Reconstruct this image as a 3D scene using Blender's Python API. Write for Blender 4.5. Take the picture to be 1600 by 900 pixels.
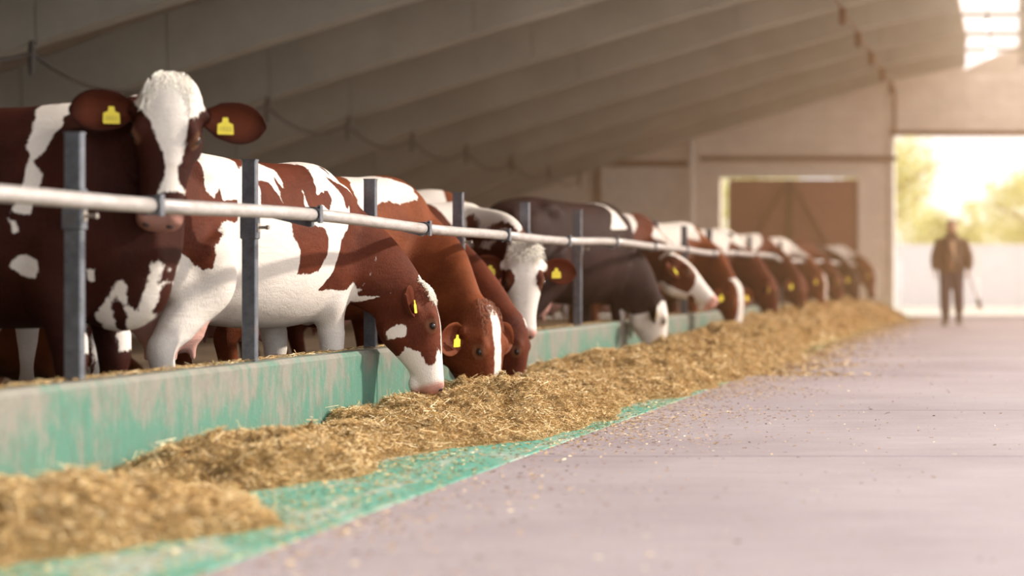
import bpy, math, random
import numpy as np
from mathutils import Vector, Matrix, noise as mnoise

# ------------------------------------------------------------------ clear
for o in list(bpy.data.objects):
    bpy.data.objects.remove(o)
scene = bpy.context.scene
COL = scene.collection

# ------------------------------------------------------------------ camera
CAM_H, FPX = 0.80, 2700.0
cam_d = bpy.data.cameras.new('camera')
cam = bpy.data.objects.new('camera', cam_d)
COL.objects.link(cam)
cam.location = (0, 0, CAM_H)
cam.rotation_euler = (math.pi / 2, 0, 0)
cam_d.sensor_width = 36.0
cam_d.lens = 36.0 * FPX / 1600.0
cam_d.shift_x = -(1590 - 800) / 1600.0
cam_d.shift_y = -(450 - 433) / 1600.0
cam_d.clip_end = 400
cam_d.dof.use_dof = True
cam_d.dof.focus_distance = 9.2
cam_d.dof.aperture_fstop = 1.0
scene.camera = cam

# ------------------------------------------------------------------ world, sun, exposure
w = bpy.data.worlds.new('sky')
scene.world = w
w.use_nodes = True
bg = w.node_tree.nodes['Background']
bg.inputs['Color'].default_value = (1.0, 0.985, 0.965, 1)
bg.inputs['Strength'].default_value = 1.95
sun_d = bpy.data.lights.new('sun', 'SUN')
sun_d.energy = 5.9
sun_d.angle = math.radians(3.0)
sun_d.color = (1.0, 0.90, 0.76)
sun = bpy.data.objects.new('sun', sun_d)
COL.objects.link(sun)
TO_SUN = Vector((0.80, 0.40, 0.52)).normalized()
sun.rotation_euler = TO_SUN.to_track_quat('Z', 'Y').to_euler()
sun.location = (20, 20, 20)
scene.view_settings.view_transform = 'Standard'
scene.view_settings.look = 'None'
scene.view_settings.gamma = 1.0
scene.view_settings.use_curve_mapping = False
scene.view_settings.exposure = 0.02
scene.cycles.max_bounces = 6
scene.cycles.diffuse_bounces = 4
scene.cycles.use_denoising = True

# ------------------------------------------------------------------ helpers
PI = math.pi
R = math.radians
rng = random.Random(7)
nrng = np.random.default_rng(7)


def tag(o, label=None, cat=None, group=None, kind=None):
    if label: o['label'] = label
    if cat: o['category'] = cat
    if group: o['group'] = group
    if kind: o['kind'] = kind
    return o


def empty(name, loc=(0, 0, 0), rz=0.0):
    o = bpy.data.objects.new(name, None)
    o.empty_display_size = 0.1
    o.location = loc
    o.rotation_euler = (0, 0, rz)
    COL.objects.link(o)
    return o


class MB:
    """collects shapes into one mesh"""
    def __init__(self):
        self.v, self.f = [], []

    def add(self, vs, fs):
        n = len(self.v)
        self.v += [tuple(map(float, p)) for p in vs]
        self.f += [tuple(i + n for i in f) for f in fs]
        return self

    def box(self, x0, x1, y0, y1, z0, z1, bev=0.0):
        if bev <= 0:
            vs = [(x, y, z) for z in (z0, z1) for y in (y0, y1) for x in (x0, x1)]
            return self.add(vs, [(0, 2, 3, 1), (4, 5, 7, 6), (0, 1, 5, 4), (2, 6, 7, 3), (0, 4, 6, 2), (1, 3, 7, 5)])
        b = bev
        prof = [(x0 + b, y0), (x1 - b, y0), (x1, y0 + b), (x1, y1 - b), (x1 - b, y1), (x0 + b, y1), (x0, y1 - b), (x0, y0 + b)]
        cx, cy = (x0 + x1) / 2, (y0 + y1) / 2
        def ring(z, inset):
            sx = 1 - 2 * inset / (x1 - x0); sy = 1 - 2 * inset / (y1 - y0)
            return [(cx + (px - cx) * sx, cy + (py - cy) * sy, z) for px, py in prof]
        return self.loft([ring(z0, b), ring(z0 + b, 0), ring(z1 - b, 0), ring(z1, b)])

    def obox(self, a, b, w, h, up=(0, 0, 1)):
        """bar from a to b with section w x h"""
        a, b = Vector(a), Vector(b)
        t = (b - a).normalized()
        s = t.cross(Vector(up))
        if s.length < 1e-4: s = t.cross(Vector((1, 0, 0)))
        s.normalize(); u = s.cross(t)
        vs = []
        for p in (a, b):
            for i, j in ((-1, -1), (1, -1), (1, 1), (-1, 1)):
                vs.append(p + s * i * w / 2 + u * j * h / 2)
        return self.add(vs, [(3, 2, 1, 0), (4, 5, 6, 7), (0, 1, 5, 4), (1, 2, 6, 5), (2, 3, 7, 6), (3, 0, 4, 7)])

    def loft(self, rings, cap=True, closed=True):
        m = len(rings[0])
        vs = [p for r in rings for p in r]
        fs = []
        for i in range(len(rings) - 1):
            for k in range(m if closed else m - 1):
                a, b = i * m + k, i * m + (k + 1) % m
                fs.append((a, b, b + m, a + m))
        if cap:
            fs.append(tuple(range(m - 1, -1, -1)))
            fs.append(tuple((len(rings) - 1) * m + k for k in range(m)))
        return self.add(vs, fs)

    def tube(self, pts, radii, n=10, squash=1.0):
        pts = [Vector(p) for p in pts]
        if not hasattr(radii, '__len__'): radii = [radii] * len(pts)
        rings = []
        s_prev = None
        for i, p in enumerate(pts):
            t = (pts[min(i + 1, len(pts) - 1)] - pts[max(i - 1, 0)]).normalized()
            if s_prev is None:
                ref = Vector((0, 0, 1)) if abs(t.z) < 0.9 else Vector((0, 1, 0))
                s = t.cross(ref).normalized()
            else:
                s = (s_prev - t * s_prev.dot(t)).normalized()
            s_prev = s
            u = t.cross(s)
            rings.append([p + (s * math.cos(2 * PI * k / n) * squash + u * math.sin(2 * PI * k / n)) * radii[i] for k in range(n)])
        return self.loft(rings)

    def ell(self, c, r, rot=None, nu=14, nv=10):
        c = Vector(c)
        rings = []
        for j in range(nv + 1):
            th = PI * (j / nv)
            th = min(max(th, 0.02), PI - 0.02)
            ring = []
            for k in range(nu):
                ph = 2 * PI * k / nu
                p = Vector((r[0] * math.sin(th) * math.cos(ph), r[1] * math.sin(th) * math.sin(ph), -r[2] * math.cos(th)))
                if rot: p = rot @ p
                ring.append(c + p)
            rings.append(ring)
        return self.loft(rings)

    def xform(self, fn, start=0):
        self.v = self.v[:start] + [tuple(fn(Vector(p))) for p in self.v[start:]]
        return self

    def mesh(self, name, mat=None, smooth=False):
        me = bpy.data.meshes.new(name)
        me.from_pydata(self.v, [], self.f)
        if mat: me.materials.append(mat)
        if smooth: me.polygons.foreach_set('use_smooth', [True] * len(me.polygons))
        me.update()
        return me

    def build(self, name, mat=None, parent=None, smooth=False, loc=None):
        o = bpy.data.objects.new(name, self.mesh(name, mat, smooth))
        COL.objects.link(o)
        if parent: o.parent = parent
        if loc: o.location = loc
        return o


def link_mesh(name, me, parent=None, loc=None):
    o = bpy.data.objects.new(name, me)
    COL.objects.link(o)
    if parent: o.parent = parent
    if loc: o.location = loc
    return o


def quads_mesh(name, V, mat, tint=None):
    """V: (n,4,3) array of quads, built fast"""
    n = len(V)
    me = bpy.data.meshes.new(name)
    me.vertices.add(4 * n)
    me.vertices.foreach_set('co', V.reshape(-1).astype(np.float32))
    me.loops.add(4 * n)
    me.loops.foreach_set('vertex_index', np.arange(4 * n, dtype=np.int32))
    me.polygons.add(n)
    me.polygons.foreach_set('loop_start', np.arange(0, 4 * n, 4, dtype=np.int32))
    if tint is not None:
        a = me.attributes.new('tint', 'FLOAT', 'POINT')
        a.data.foreach_set('value', np.repeat(tint, 4).astype(np.float32))
    me.materials.append(mat)
    me.update(calc_edges=True)
    return me


# ------------------------------------------------------------------ material helpers
class NT:
    def __init__(self, name):
        self.m = bpy.data.materials.new(name)
        self.m.use_nodes = True
        self.t = self.m.node_tree
        self.p = self.t.nodes['Principled BSDF']

    def n(self, typ, **kw):
        nd = self.t.nodes.new(typ)
        for k, v in kw.items(): setattr(nd, k, v)
        return nd

    def l(self, a, b): self.t.links.new(a, b)

    def coords(self, scale=(1, 1, 1), kind='Object'):
        tc = self.n('ShaderNodeTexCoord')
        mp = self.n('ShaderNodeMapping')
        mp.inputs['Scale'].default_value = scale
        self.l(tc.outputs[kind], mp.inputs['Vector'])
        return mp.outputs['Vector']

    def world(self, scale=(1, 1, 1)):
        g = self.n('ShaderNodeNewGeometry')
        mp = self.n('ShaderNodeMapping')
        mp.inputs['Scale'].default_value = scale
        self.l(g.outputs['Position'], mp.inputs['Vector'])
        return mp.outputs['Vector']

    def noise(self, vec, scale=5, detail=4, rough=0.6, dist=0.0):
        nd = self.n('ShaderNodeTexNoise')
        nd.inputs['Scale'].default_value = scale
        nd.inputs['Detail'].default_value = detail
        nd.inputs['Roughness'].default_value = rough
        nd.inputs['Distortion'].default_value = dist
        self.l(vec, nd.inputs['Vector'])
        return nd.outputs['Fac']

    def ramp(self, fac, stops):
        nd = self.n('ShaderNodeValToRGB')
        cr = nd.color_ramp
        while len(cr.elements) < len(stops): cr.elements.new(0.5)
        for e, (p, c) in zip(cr.elements, stops):
            e.position = p
            e.color = (c[0], c[1], c[2], 1) if hasattr(c, '__len__') else (c, c, c, 1)
        self.l(fac, nd.inputs['Fac'])
        return nd.outputs['Color']

    def mix(self, fac, a, b, mode='MIX'):
        nd = self.n('ShaderNodeMix', data_type='RGBA', blend_type=mode)
        if hasattr(fac, 'links'): self.l(fac, nd.inputs[0])
        else: nd.inputs[0].default_value = fac
        for s, i in ((a, 6), (b, 7)):
            if hasattr(s, 'links'): self.l(s, nd.inputs[i])
            else: nd.inputs[i].default_value = (*s, 1)
        return nd.outputs[2]

    def math(self, op, a, b=None, c=None):
        nd = self.n('ShaderNodeMath', operation=op)
        for i, s in enumerate((a, b, c)):
            if s is None: continue
            if hasattr(s, 'links'): self.l(s, nd.inputs[i])
            else: nd.inputs[i].default_value = s
        return nd.outputs[0]

    def maprange(self, v, a, b, c=0.0, d=1.0):
        nd = self.n('ShaderNodeMapRange', interpolation_type='SMOOTHSTEP')
        self.l(v, nd.inputs[0])
        for i, x in enumerate((a, b, c, d)): nd.inputs[i + 1].default_value = x
        return nd.outputs[0]

    def attr(self, name):
        nd = self.n('ShaderNodeAttribute')
        nd.attribute_name = name
        return nd.outputs['Fac']

    def sep(self, vec):
        nd = self.n('ShaderNodeSeparateXYZ')
        self.l(vec, nd.inputs[0])
        return nd.outputs

    def base(self, c):
        if hasattr(c, 'links'): self.l(c, self.p.inputs['Base Color'])
        else: self.p.inputs['Base Color'].default_value = (*c, 1)
        return self

    def set(self, rough=None, metal=None, spec=None, sheen=None):
        if rough is not None: self.p.inputs['Roughness'].default_value = rough
        if metal is not None: self.p.inputs['Metallic'].default_value = metal
        if spec is not None: self.p.inputs['Specular IOR Level'].default_value = spec
        if sheen is not None:
            self.p.inputs['Sheen Weight'].default_value = sheen
            self.p.inputs['Sheen Roughness'].default_value = 0.4
        return self

    def bump(self, h, strength=0.3, dist=0.01):
        nd = self.n('ShaderNodeBump')
        nd.inputs['Strength'].default_value = strength
        nd.inputs['Distance'].default_value = dist
        self.l(h, nd.inputs['Height'])
        self.l(nd.outputs['Normal'], self.p.inputs['Normal'])
        return self


def plain(name, c, rough=0.6, metal=0.0, var=0.12, scale=8, bump=0.0):
    t = NT(name)
    v = t.world()
    f = t.noise(v, scale, 5)
    lo = tuple(x * (1 - var) for x in c); hi = tuple(min(1, x * (1 + var)) for x in c)
    t.base(t.ramp(f, [(0.3, lo), (0.7, hi)])).set(rough, metal)
    if bump: t.bump(f, bump, 0.01)
    return t.m


M = {}
# aisle concrete
t = NT('aisle_concrete')
v = t.world()
big = t.noise(v, 0.55, 5, 0.65)
fine = t.noise(v, 45, 6, 0.75)
st = t.noise(t.world((0.9, 9, 1)), 1.6, 5, 0.7)
c = t.mix(t.ramp(big, [(0.3, 0.0), (0.7, 1.0)]), (0.285, 0.235, 0.258), (0.40, 0.345, 0.37))
c = t.mix(t.ramp(st, [(0.45, 0.0), (0.75, 0.55)]), c, (0.27, 0.205, 0.23))
c = t.mix(t.ramp(fine, [(0.5, 0.0), (0.75, 0.35)]), c, (0.52, 0.45, 0.45))
t.base(c).set(0.6, spec=0.4).bump(fine, 0.35, 0.006)
M['aisle'] = t.m
# green painted floor strip
t = NT('painted_strip')
v = t.world()
wear = t.noise(t.world((1.6, 0.6, 1)), 2.2, 7, 0.72, 0.6)
fine = t.noise(v, 50, 5, 0.7)
g = t.mix(t.noise(v, 3, 4), (0.058, 0.27, 0.200), (0.16, 0.41, 0.325))
c = t.mix(t.ramp(wear, [(0.50, 0.0), (0.66, 0.85)]), g, (0.60, 0.52, 0.48))
c = t.mix(t.ramp(fine, [(0.62, 0.0), (0.72, 0.6)]), c, (0.62, 0.56, 0.48))
t.base(c).set(0.65).bump(fine, 0.25, 0.005)
M['paint_floor'] = t.m
# curb paint
t = NT('curb_paint')
v = t.world()
z = t.sep(v)[2]
streak = t.noise(t.world((1, 7, 1.6)), 2.6, 7, 0.75, 0.4)
blot = t.noise(t.world((1, 1.6, 1.2)), 2.0, 6, 0.65)
fine = t.noise(v, 60, 5, 0.75)
grain = t.noise(v, 160, 3, 0.7)
g = t.mix(streak, (0.032, 0.140, 0.098), (0.110, 0.245, 0.185))
wr = t.math('ADD', t.math('MULTIPLY', z, 0.62), t.math('ADD', t.math('MULTIPLY', blot, 0.95), t.math('MULTIPLY', streak, 0.55)))
c = t.mix(t.maprange(wr, 0.80, 1.06, 0.0, 0.85), g, t.mix(streak, (0.18, 0.15, 0.13), (0.28, 0.24, 0.21)))
c = t.mix(t.ramp(fine, [(0.60, 0.0), (0.70, 0.5)]), c, (0.24, 0.34, 0.30))
grime = t.noise(t.world((1, 2.2, 2.0)), 5.5, 8, 0.8)
c = t.mix(t.ramp(grime, [(0.48, 0.0), (0.70, 0.65)]), c, (0.13, 0.125, 0.10))
c = t.mix(t.ramp(grain, [(0.62, 0.0), (0.72, 0.75)]), c, (0.10, 0.09, 0.07))
t.base(c).set(0.7).bump(fine, 0.35, 0.006)
M['curb'] = t.m
M['curb_edge'] = plain('curb_top_plaster', (0.34, 0.37, 0.32), 0.75, var=0.3, scale=14, bump=0.2)
# straw
t = NT('straw')
a = t.attr('tint')
c = t.ramp(a, [(0.0, (0.15, 0.075, 0.022)), (0.3, (0.45, 0.265, 0.095)), (0.7, (0.74, 0.51, 0.225)), (1.0, (0.95, 0.79, 0.50))])
t.base(c).set(0.55)
M['straw'] = t.m
t = NT('straw_base')
v = t.world()
f = t.noise(v, 60, 6, 0.8); g = t.noise(v, 7, 4, 0.6)
c = t.ramp(f, [(0.3, (0.26, 0.14, 0.05)), (0.5, (0.52, 0.33, 0.125)), (0.7, (0.72, 0.50, 0.23))])
t.base(t.mix(t.ramp(g, [(0.4, 0), (0.65, 0.4)]), c, (0.40, 0.24, 0.085))).set(0.8).bump(f, 1.0, 0.03)
M['straw_base'] = t.m
M['bedding'] = plain('dark_bedding', (0.13, 0.085, 0.05), 0.9, var=0.4, scale=9, bump=0.6)
# metals
t = NT('galvanised_steel')
v = t.world()
f = t.noise(v, 22, 6, 0.7); g = t.noise(v, 5, 5, 0.7)
c = t.ramp(f, [(0.3, (0.105, 0.112, 0.132)), (0.7, (0.20, 0.212, 0.245))])
c = t.mix(t.ramp(g, [(0.58, 0), (0.72, 0.6)]), c, (0.24, 0.15, 0.10))
t.base(c).set(0.42, 0.55).bump(f, 0.1, 0.003)
M['steel'] = t.m
t = NT('worn_rail_pipe')
v = t.world()
f = t.noise(t.world((6, 2.0, 6)), 5, 6, 0.75); g = t.noise(v, 40, 5, 0.7)
c = t.ramp(f, [(0.3, (0.31, 0.28, 0.27)), (0.6, (0.48, 0.44, 0.43))])
c = t.mix(t.ramp(g, [(0.56, 0), (0.72, 0.6)]), c, (0.30, 0.24, 0.20))
t.base(c).set(0.45, 0.25).bump(g, 0.1, 0.003)
M['pipe'] = t.m
M['bolt'] = plain('bolt_metal', (0.42, 0.38, 0.35), 0.4, 0.7)
# barn
t = NT('rib_concrete')
v = t.world()
f = t.noise(v, 1.1, 6, 0.65); g = t.noise(v, 14, 5, 0.7)
c = t.ramp(f, [(0.3, (0.34, 0.335, 0.295)), (0.7, (0.46, 0.445, 0.39))])
c = t.mix(t.ramp(g, [(0.62, 0), (0.75, 0.4)]), c, (0.24, 0.20, 0.17))
t.base(c).set(0.85).bump(g, 0.15, 0.006)
M['rib'] = t.m
M['roof'] = plain('roof_slab', (0.33, 0.27, 0.22), 0.9, var=0.15, scale=1.2)
M['joint'] = plain('joint_mortar', (0.17, 0.145, 0.125), 0.9)
M['whitewall'] = plain('whitewashed_brick', (0.90, 0.82, 0.75), 0.85, var=0.10, scale=2.2)
M['mortar'] = plain('mortar', (0.74, 0.66, 0.59), 0.9)
M['sidewall'] = plain('side_wall_plaster', (0.42, 0.42, 0.37), 0.9, var=0.15, scale=1.5)
M['door'] = plain('door_board_brown', (0.34, 0.15, 0.115), 0.7, var=0.12, scale=4)
M['brace'] = plain('door_brace_brown', (0.11, 0.045, 0.03), 0.7)
M['rust'] = plain('rusty_steel', (0.12, 0.05, 0.03), 0.7, var=0.3, scale=12)
M['white_paint'] = plain('white_paint', (0.88, 0.84, 0.80), 0.6)
M['cable'] = plain('dark_cable', (0.07, 0.06, 0.055), 0.6)
M['fence_panel'] = plain('pale_fence_panel', (0.80, 0.80, 0.86), 0.6, var=0.04)
M['ground_out'] = plain('sunlit_ground', (0.62, 0.58, 0.52), 0.9)
t = NT('lamp_glow')
t.base((1, 1, 1)); t.p.inputs['Emission Color'].default_value = (1, 0.97, 0.92, 1); t.p.inputs['Emission Strength'].default_value = 14
M['lamp'] = t.m
M['yellow_tag'] = plain('yellow_tag', (0.86, 0.70, 0.05), 0.45, var=0.05)
M['tag_ink'] = plain('tag_ink', (0.42, 0.33, 0.05), 0.5)
t = NT('eye_gloss'); t.base((0.012, 0.008, 0.008)).set(0.16, spec=0.5); M['eye'] = t.m
M['hoof'] = plain('hoof_horn', (0.10, 0.075, 0.06), 0.5, var=0.3)
M['nostril'] = plain('nostril_dark', (0.06, 0.03, 0.03), 0.5)

# ------------------------------------------------------------------ setting: floor, curb
CURB = -3.54      # aisle face of the curb
CURB_H = 0.40
PAINT = -2.20
END_Y = 36.0
RIDGE = -0.5

floor = tag(empty('floor', (0, 0, 0)), kind='structure')
ys = [-4.0, 0.6, 4.2, 7.72, 10.38, 14.0, 17.7, 22.0, 26.5, 31.2, END_Y + 0.6]
for y0, y1 in zip(ys[:-1], ys[1:]):
    j = 0.006
    MB().box(PAINT, 2.6, y0 + j, y1 - j, -0.12, 0.0, 0.006).build('slab', M['aisle'], floor)
    MB().box(CURB - 0.02, PAINT - 0.004, y0 + j, y1 - j, -0.12, 0.0, 0.005).build('painted_slab', M['paint_floor'], floor)
MB().box(CURB - 0.3, 2.6, -4, END_Y + 0.6, -0.16, -0.012).build('bed', M['joint'], floor)
tag(MB().box(-12.4, CURB - 0.16, -4, END_Y, -0.14, -0.02).build('floor_pen', M['bedding']), kind='structure')
tag(MB().box(-60, 60, END_Y + 0.6, 120, -0.2, -0.03).build('floor_yard', M['ground_out']), kind='structure')
tag(MB().box(2.6, 60, -4, END_Y + 0.6, -0.2, -0.03).build('floor_outside', M['ground_out']), kind='structure')

curb = empty('feed_curb', (CURB, 0, 0))
tag(curb, 'long low concrete curb with worn turquoise paint between cows and hay', 'curb')
cj = [-2.0, 2.4, 9.55, 11.6, 15.35, 19.4, 23.6, 28.0, 32.0, END_Y - 0.5]
for y0, y1 in zip(cj[:-1], cj[1:]):
    n = max(4, int((y1 - y0) / 0.35))
    rings = []
    for i in range(n + 1):
        y = y0 + 0.004 + (y1 - y0 - 0.008) * i / n
        e = 0.006 * mnoise.noise(Vector((0.3, y * 2.1, 0)))
        rings.append([(-0.20, y, -0.1), (0.0, y, -0.1), (0.0, y, CURB_H - 0.022), (-0.018, y, CURB_H + e), (-0.19, y, CURB_H + e * 0.5), (-0.20, y, CURB_H - 0.02)])
    blk = MB().loft(rings).build('curb_block', M['curb'], curb)
    blk.data.materials.append(M['curb_edge'])
    for p in blk.data.polygons:
        if p.normal.z > 0.5: p.material_index = 1

# ------------------------------------------------------------------ feed fence
def rail_x(y):
    return -3.34 + (0.30 * ((y - 22) / 13.0) ** 2 if y > 22 else 0.0)
def rail_z(y):
    return 1.078 + 0.012 * math.sin(y * 0.9 + 0.6) - 0.006 * math.sin(y * 2.1) - (0.03 if y > 24 else 0)
fence = empty('feed_fence', (-3.64, 6.67, 0.38))
fo = Vector(fence.location)
tag(fence, 'galvanised feed fence with one long pipe rail on square posts', 'fence')
NPOST = 19
post_y = [6.67 + 1.525 * i for i in range(-1, NPOST)]
def local(p): return Vector(p) - fo
def make_post():
    a = MB().box(-0.033, 0.033, -0.018, 0.018, 0.0, 0.975, 0.004).mesh('post', M['steel'])
    s = MB().box(-0.039, 0.039, -0.024, 0.024, 0.60, 0.76, 0.004).mesh('sleeve', M['steel'])
    b = MB()
    b.tube([(0.036, 0, 0.655), (0.085, 0, 0.655)], 0.0075, 8)
    b.tube([(0.078, 0, 0.655), (0.09, 0, 0.655)], 0.012, 6)
    b.box(0.036, 0.043, -0.014, 0.014, 0.635, 0.675)
    arm = MB().obox((0.03, 0, 0.735), (0.295, 0, 0.672), 0.03, 0.034).obox((0.285, 0, 0.66), (0.285, 0, 0.70), 0.03, 0.03)
    cap = MB().box(-0.034, 0.034, -0.019, 0.019, 0.972, 0.978).mesh('cap', M['steel'])
    return a, [('sleeve', s), ('bolt', b.mesh('bolt', M['bolt'])), ('arm', arm.mesh('arm', M['steel'])), ('cap', cap)]
pm, subs = make_post()
for y in post_y:
    p = link_mesh('post', pm, fence, (0, y - fo.y, rng.uniform(-0.006, 0.006)))
    p.rotation_euler.z = R(rng.uniform(-2, 2))
    for nm, me in subs: link_mesh(nm, me, p)
# pipe in lengths with couplings
yy = 2.0
cuts = [2.0] + [y for y in post_y if y > 2] + [END_Y - 0.7]
for y0, y1 in zip(cuts[:-1], cuts[1:]):
    pts = [local((rail_x(y), y, rail_z(y))) for y in np.linspace(y0, y1, 6)]
    MB().tube(pts, 0.030, 14).build('rail_pipe', M['pipe'], fence, smooth=True)
for y in post_y:
    c = local((rail_x(y), y, rail_z(y)))
    k = MB()
    for dy in (-0.012, 0.012):
        k.tube([c + Vector((0, dy - 0.004, 0)), c + Vector((0, dy + 0.004, 0))], 0.036, 14)
    k.box(c.x + 0.026, c.x + 0.040, c.y - 0.016, c.y + 0.016, c.z - 0.04, c.z + 0.045)
    k.box(c.x - 0.03, c.x + 0.038, c.y - 0.016, c.y + 0.016, c.z + 0.030, c.z + 0.037)
    k.build('clamp', M['steel'], fence)

# ------------------------------------------------------------------ barn shell
PROF = [(-1.05, 5.07), (-2.4, 4.80), (-4.1, 4.34), (-6.4, 3.66), (-8.8, 2.92), (-10.3, 2.36), (-12.2, 1.60)]  # lower edge of a rib
RIB_Y = [-1.5, 0.95, 3.4, 5.85, 8.25, 10.7, 13.15, 15.6, 18.0, 20.45, 22.9, 25.3, 27.75, 30.2, 32.6, 34.9]
DEPTH = 0.62
ribs_x = [p[0] for p in PROF]
roof = tag(empty('ceiling', (RIDGE, 0, 0)), kind='structure')
def rib_mesh(i):
    (xa, za), (xb, zb) = PROF[i], PROF[i + 1]
    g = 0.006
    m = MB()
    def ring(x, z):
        return [(x, -0.11, z), (x, 0.11, z), (x, 0.15, z + DEPTH), (x, -0.15, z + DEPTH)]
    m.loft([ring(xa - g, za), ring(xb + g, zb)])
    return m.mesh('rib_panel', M['rib'])
rm = [rib_mesh(i) for i in range(len(PROF) - 1)]
stub = MB().loft([[(0.02, -0.11, 5.10), (0.02, 0.11, 5.10), (0.02, 0.13, 5.5), (0.02, -0.13, 5.5)], [(0.95, -0.11, 4.98), (0.95, 0.11, 4.98), (0.95, 0.13, 5.4), (0.95, -0.13, 5.4)]]).mesh('rib_panel', M['rib'])
for y in RIB_Y:
    rib = MB()
    core = [(x, -0.07, z + 0.03) for x, z in PROF]
    for (xa, za), (xb, zb) in zip(PROF[:-1], PROF[1:]):
        rib.loft([[(xa - RIDGE, -0.09, za + 0.03), (xa - RIDGE, 0.09, za + 0.03), (xa - RIDGE, 0.09, za + DEPTH), (xa - RIDGE, -0.09, za + DEPTH)],
                  [(xb - RIDGE, -0.09, zb + 0.03), (xb - RIDGE, 0.09, zb + 0.03), (xb - RIDGE, 0.09, zb + DEPTH), (xb - RIDGE, -0.09, zb + DEPTH)]])
    r = rib.build('rib', M['joint'], roof, loc=(0, y, 0))
    for me in rm:
        link_mesh('rib_panel', me, r, (-RIDGE, 0, 0))
    link_mesh('rib_panel', stub, r, (-RIDGE, 0, 0))
sl = MB()
for (xa, za), (xb, zb) in zip(PROF[:-1], PROF[1:]):
    d = DEPTH
    sl.loft([[(xa - RIDGE, -4, za + d), (xa - RIDGE, END_Y, za + d), (xa - RIDGE, END_Y, za + d + 0.1), (xa - RIDGE, -4, za + d + 0.1)],
             [(xb - RIDGE, -4, zb + d), (xb - RIDGE, END_Y, zb + d), (xb - RIDGE, END_Y, zb + d + 0.1), (xb - RIDGE, -4, zb + d + 0.1)]])
sl.build('roof_slab', M['roof'], roof)  # slab carried on behind the camera to keep sky light off the near cow
# open ridge: cross ties between the two roof halves
for y in RIB_Y[8:]:
    MB().box(-0.60, 0.60, -0.04, 0.04, 5.36, 5.42).build('ridge_tie', M['rib'], roof, loc=(0, y, 0))

tag(MB().box(-12.5, -12.25, -4, END_Y, -0.14, 2.4).build('wall_left', M['sidewall']), kind='structure')  # lengthened behind the camera to darken the near pen
tag(MB().box(-12.25, -3.6, -4.2, -4.0, -0.14, 4.6).build('wall_front_shade', M['sidewall']), kind='structure')  # unseen wall added behind the camera to block sky light from the pen

# end wall with the gate opening
OP0, OP1, OPH = -2.60, 1.55, 3.75
ew = tag(empty('wall_end', (0, END_Y, 0)), kind='structure')
D0, D1, DH = -6.20, -3.33, 3.00    # brown door recess
def roofz(x):
    xs = [p[0] for p in PROF][::-1]; zs = [p[1] for p in PROF][::-1]
    return float(np.interp(x, xs, zs)) if x < -1.05 else 5.07 - 0.18 * max(0, x - 0.0)
wallcols = [(-12.3, D0), (D0, D1), (D1, OP0), (OP0, -1.1), (-1.1, 0.1), (0.1, OP1), (OP1, 8.0)]
base = MB()
for x0, x1 in wallcols:
    zb = 0.0
    if (x0, x1) == (D0, D1): zb = DH
    if OP0 <= x0 < OP1: zb = OPH
    nx = max(1, int((x1 - x0) / 0.8))
    for k in range(nx):
        a, b = x0 + (x1 - x0) * k / nx, x0 + (x1 - x0) * (k + 1) / nx
        za, zb2 = [roofz(q_) + (0.62 if q_ < -1.1 or q_ > 0.1 else 0.06) for q_ in (a, b)]
        vs = [(a, 0, zb), (b, 0, zb), (b, 0.3, zb), (a, 0.3, zb), (a, 0, za), (b, 0, zb2), (b, 0.3, zb2), (a, 0.3, za)]
        base.add(vs, [(0, 3, 2, 1), (4, 5, 6, 7), (0, 1, 5, 4), (1, 2, 6, 5), (2, 3, 7, 6), (3, 0, 4, 7)])
base.build('wall_core', M['mortar'], ew)
# whitewashed block courses
CH, BW = 0.24, 0.62
bm = {}
row = 0
z = 0.0
while z < 5.4:
    for x0, x1 in wallcols:
        lo = DH if (x0, x1) == (D0, D1) else OPH if OP0 <= x0 < OP1 else 0.0
        if z + CH <= lo + 0.05: continue
        if x0 >= OP1 or x1 <= -11: pass
        x = x0 - (BW / 2 if row % 2 else 0)
        while x < x1 - 0.02:
            a, b = max(x, x0), min(x + BW, x1)
            zz = max(z, lo)
            if b - a > 0.06 and z + CH < roofz((a + b) / 2) + (0.5 if b < -1.0 or a > 0 else 0.05) and a > -10.5 and b < 3.2:
                key = (round(b - a, 2), round(z + CH - zz, 2))
                if key not in bm:
                    bm[key] = MB().box(0.006, key[0] - 0.006, -0.02, 0.02, 0.006, key[1] - 0.006, 0.005).mesh('block', M['whitewall'])
                link_mesh('block', bm[key], ew, (a, 0, zz))
            x += BW
    z += CH; row += 1

# brown double door
door = tag(empty('door_1', ((D0 + D1) / 2, END_Y + 0.1, 0)), kind='structure')
dw = (D1 - D0) / 2
nb = 20
gap = 0.16
for k in range(nb):
    x0 = -dw + gap + (2 * dw - gap) * k / nb
    x1 = -dw + gap + (2 * dw - gap) * (k + 1) / nb
    MB().box(x0 + 0.004, x1 - 0.004, -0.03, 0.0, 0.05, DH - 0.16, 0.004).build('board', M['door'], door)
MB().box(-dw + gap, dw, 0.0, 0.03, 0.05, DH - 0.16).build('door_back', M['brace'], door)
for a, b in (((-0.10, 0.0, DH - 0.3), (-0.95, 0.0, 1.2)), ((0.10, 0.0, DH - 0.3), (0.95, 0.0, 1.2))):
    MB().obox((a[0], -0.055, a[2]), (b[0], -0.055, b[2]), 0.05, 0.11, up=(0, 1, 0)).build('brace', M['brace'], door)
MB().box(-0.08, 0.08, -0.07, -0.03, 0.05, DH - 0.16).build('centre_post', M['brace'], door)
MB().box(-dw, dw, -0.12, -0.02, DH - 0.13, DH).build('lintel', M['white_paint'], door)
tag(MB().box(D0 - 0.4, OP0 + 0.1, END_Y - 0.14, END_Y - 0.02, DH + 0.22, DH + 0.31).build('trim_1', M['rust']), kind='structure')
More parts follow.
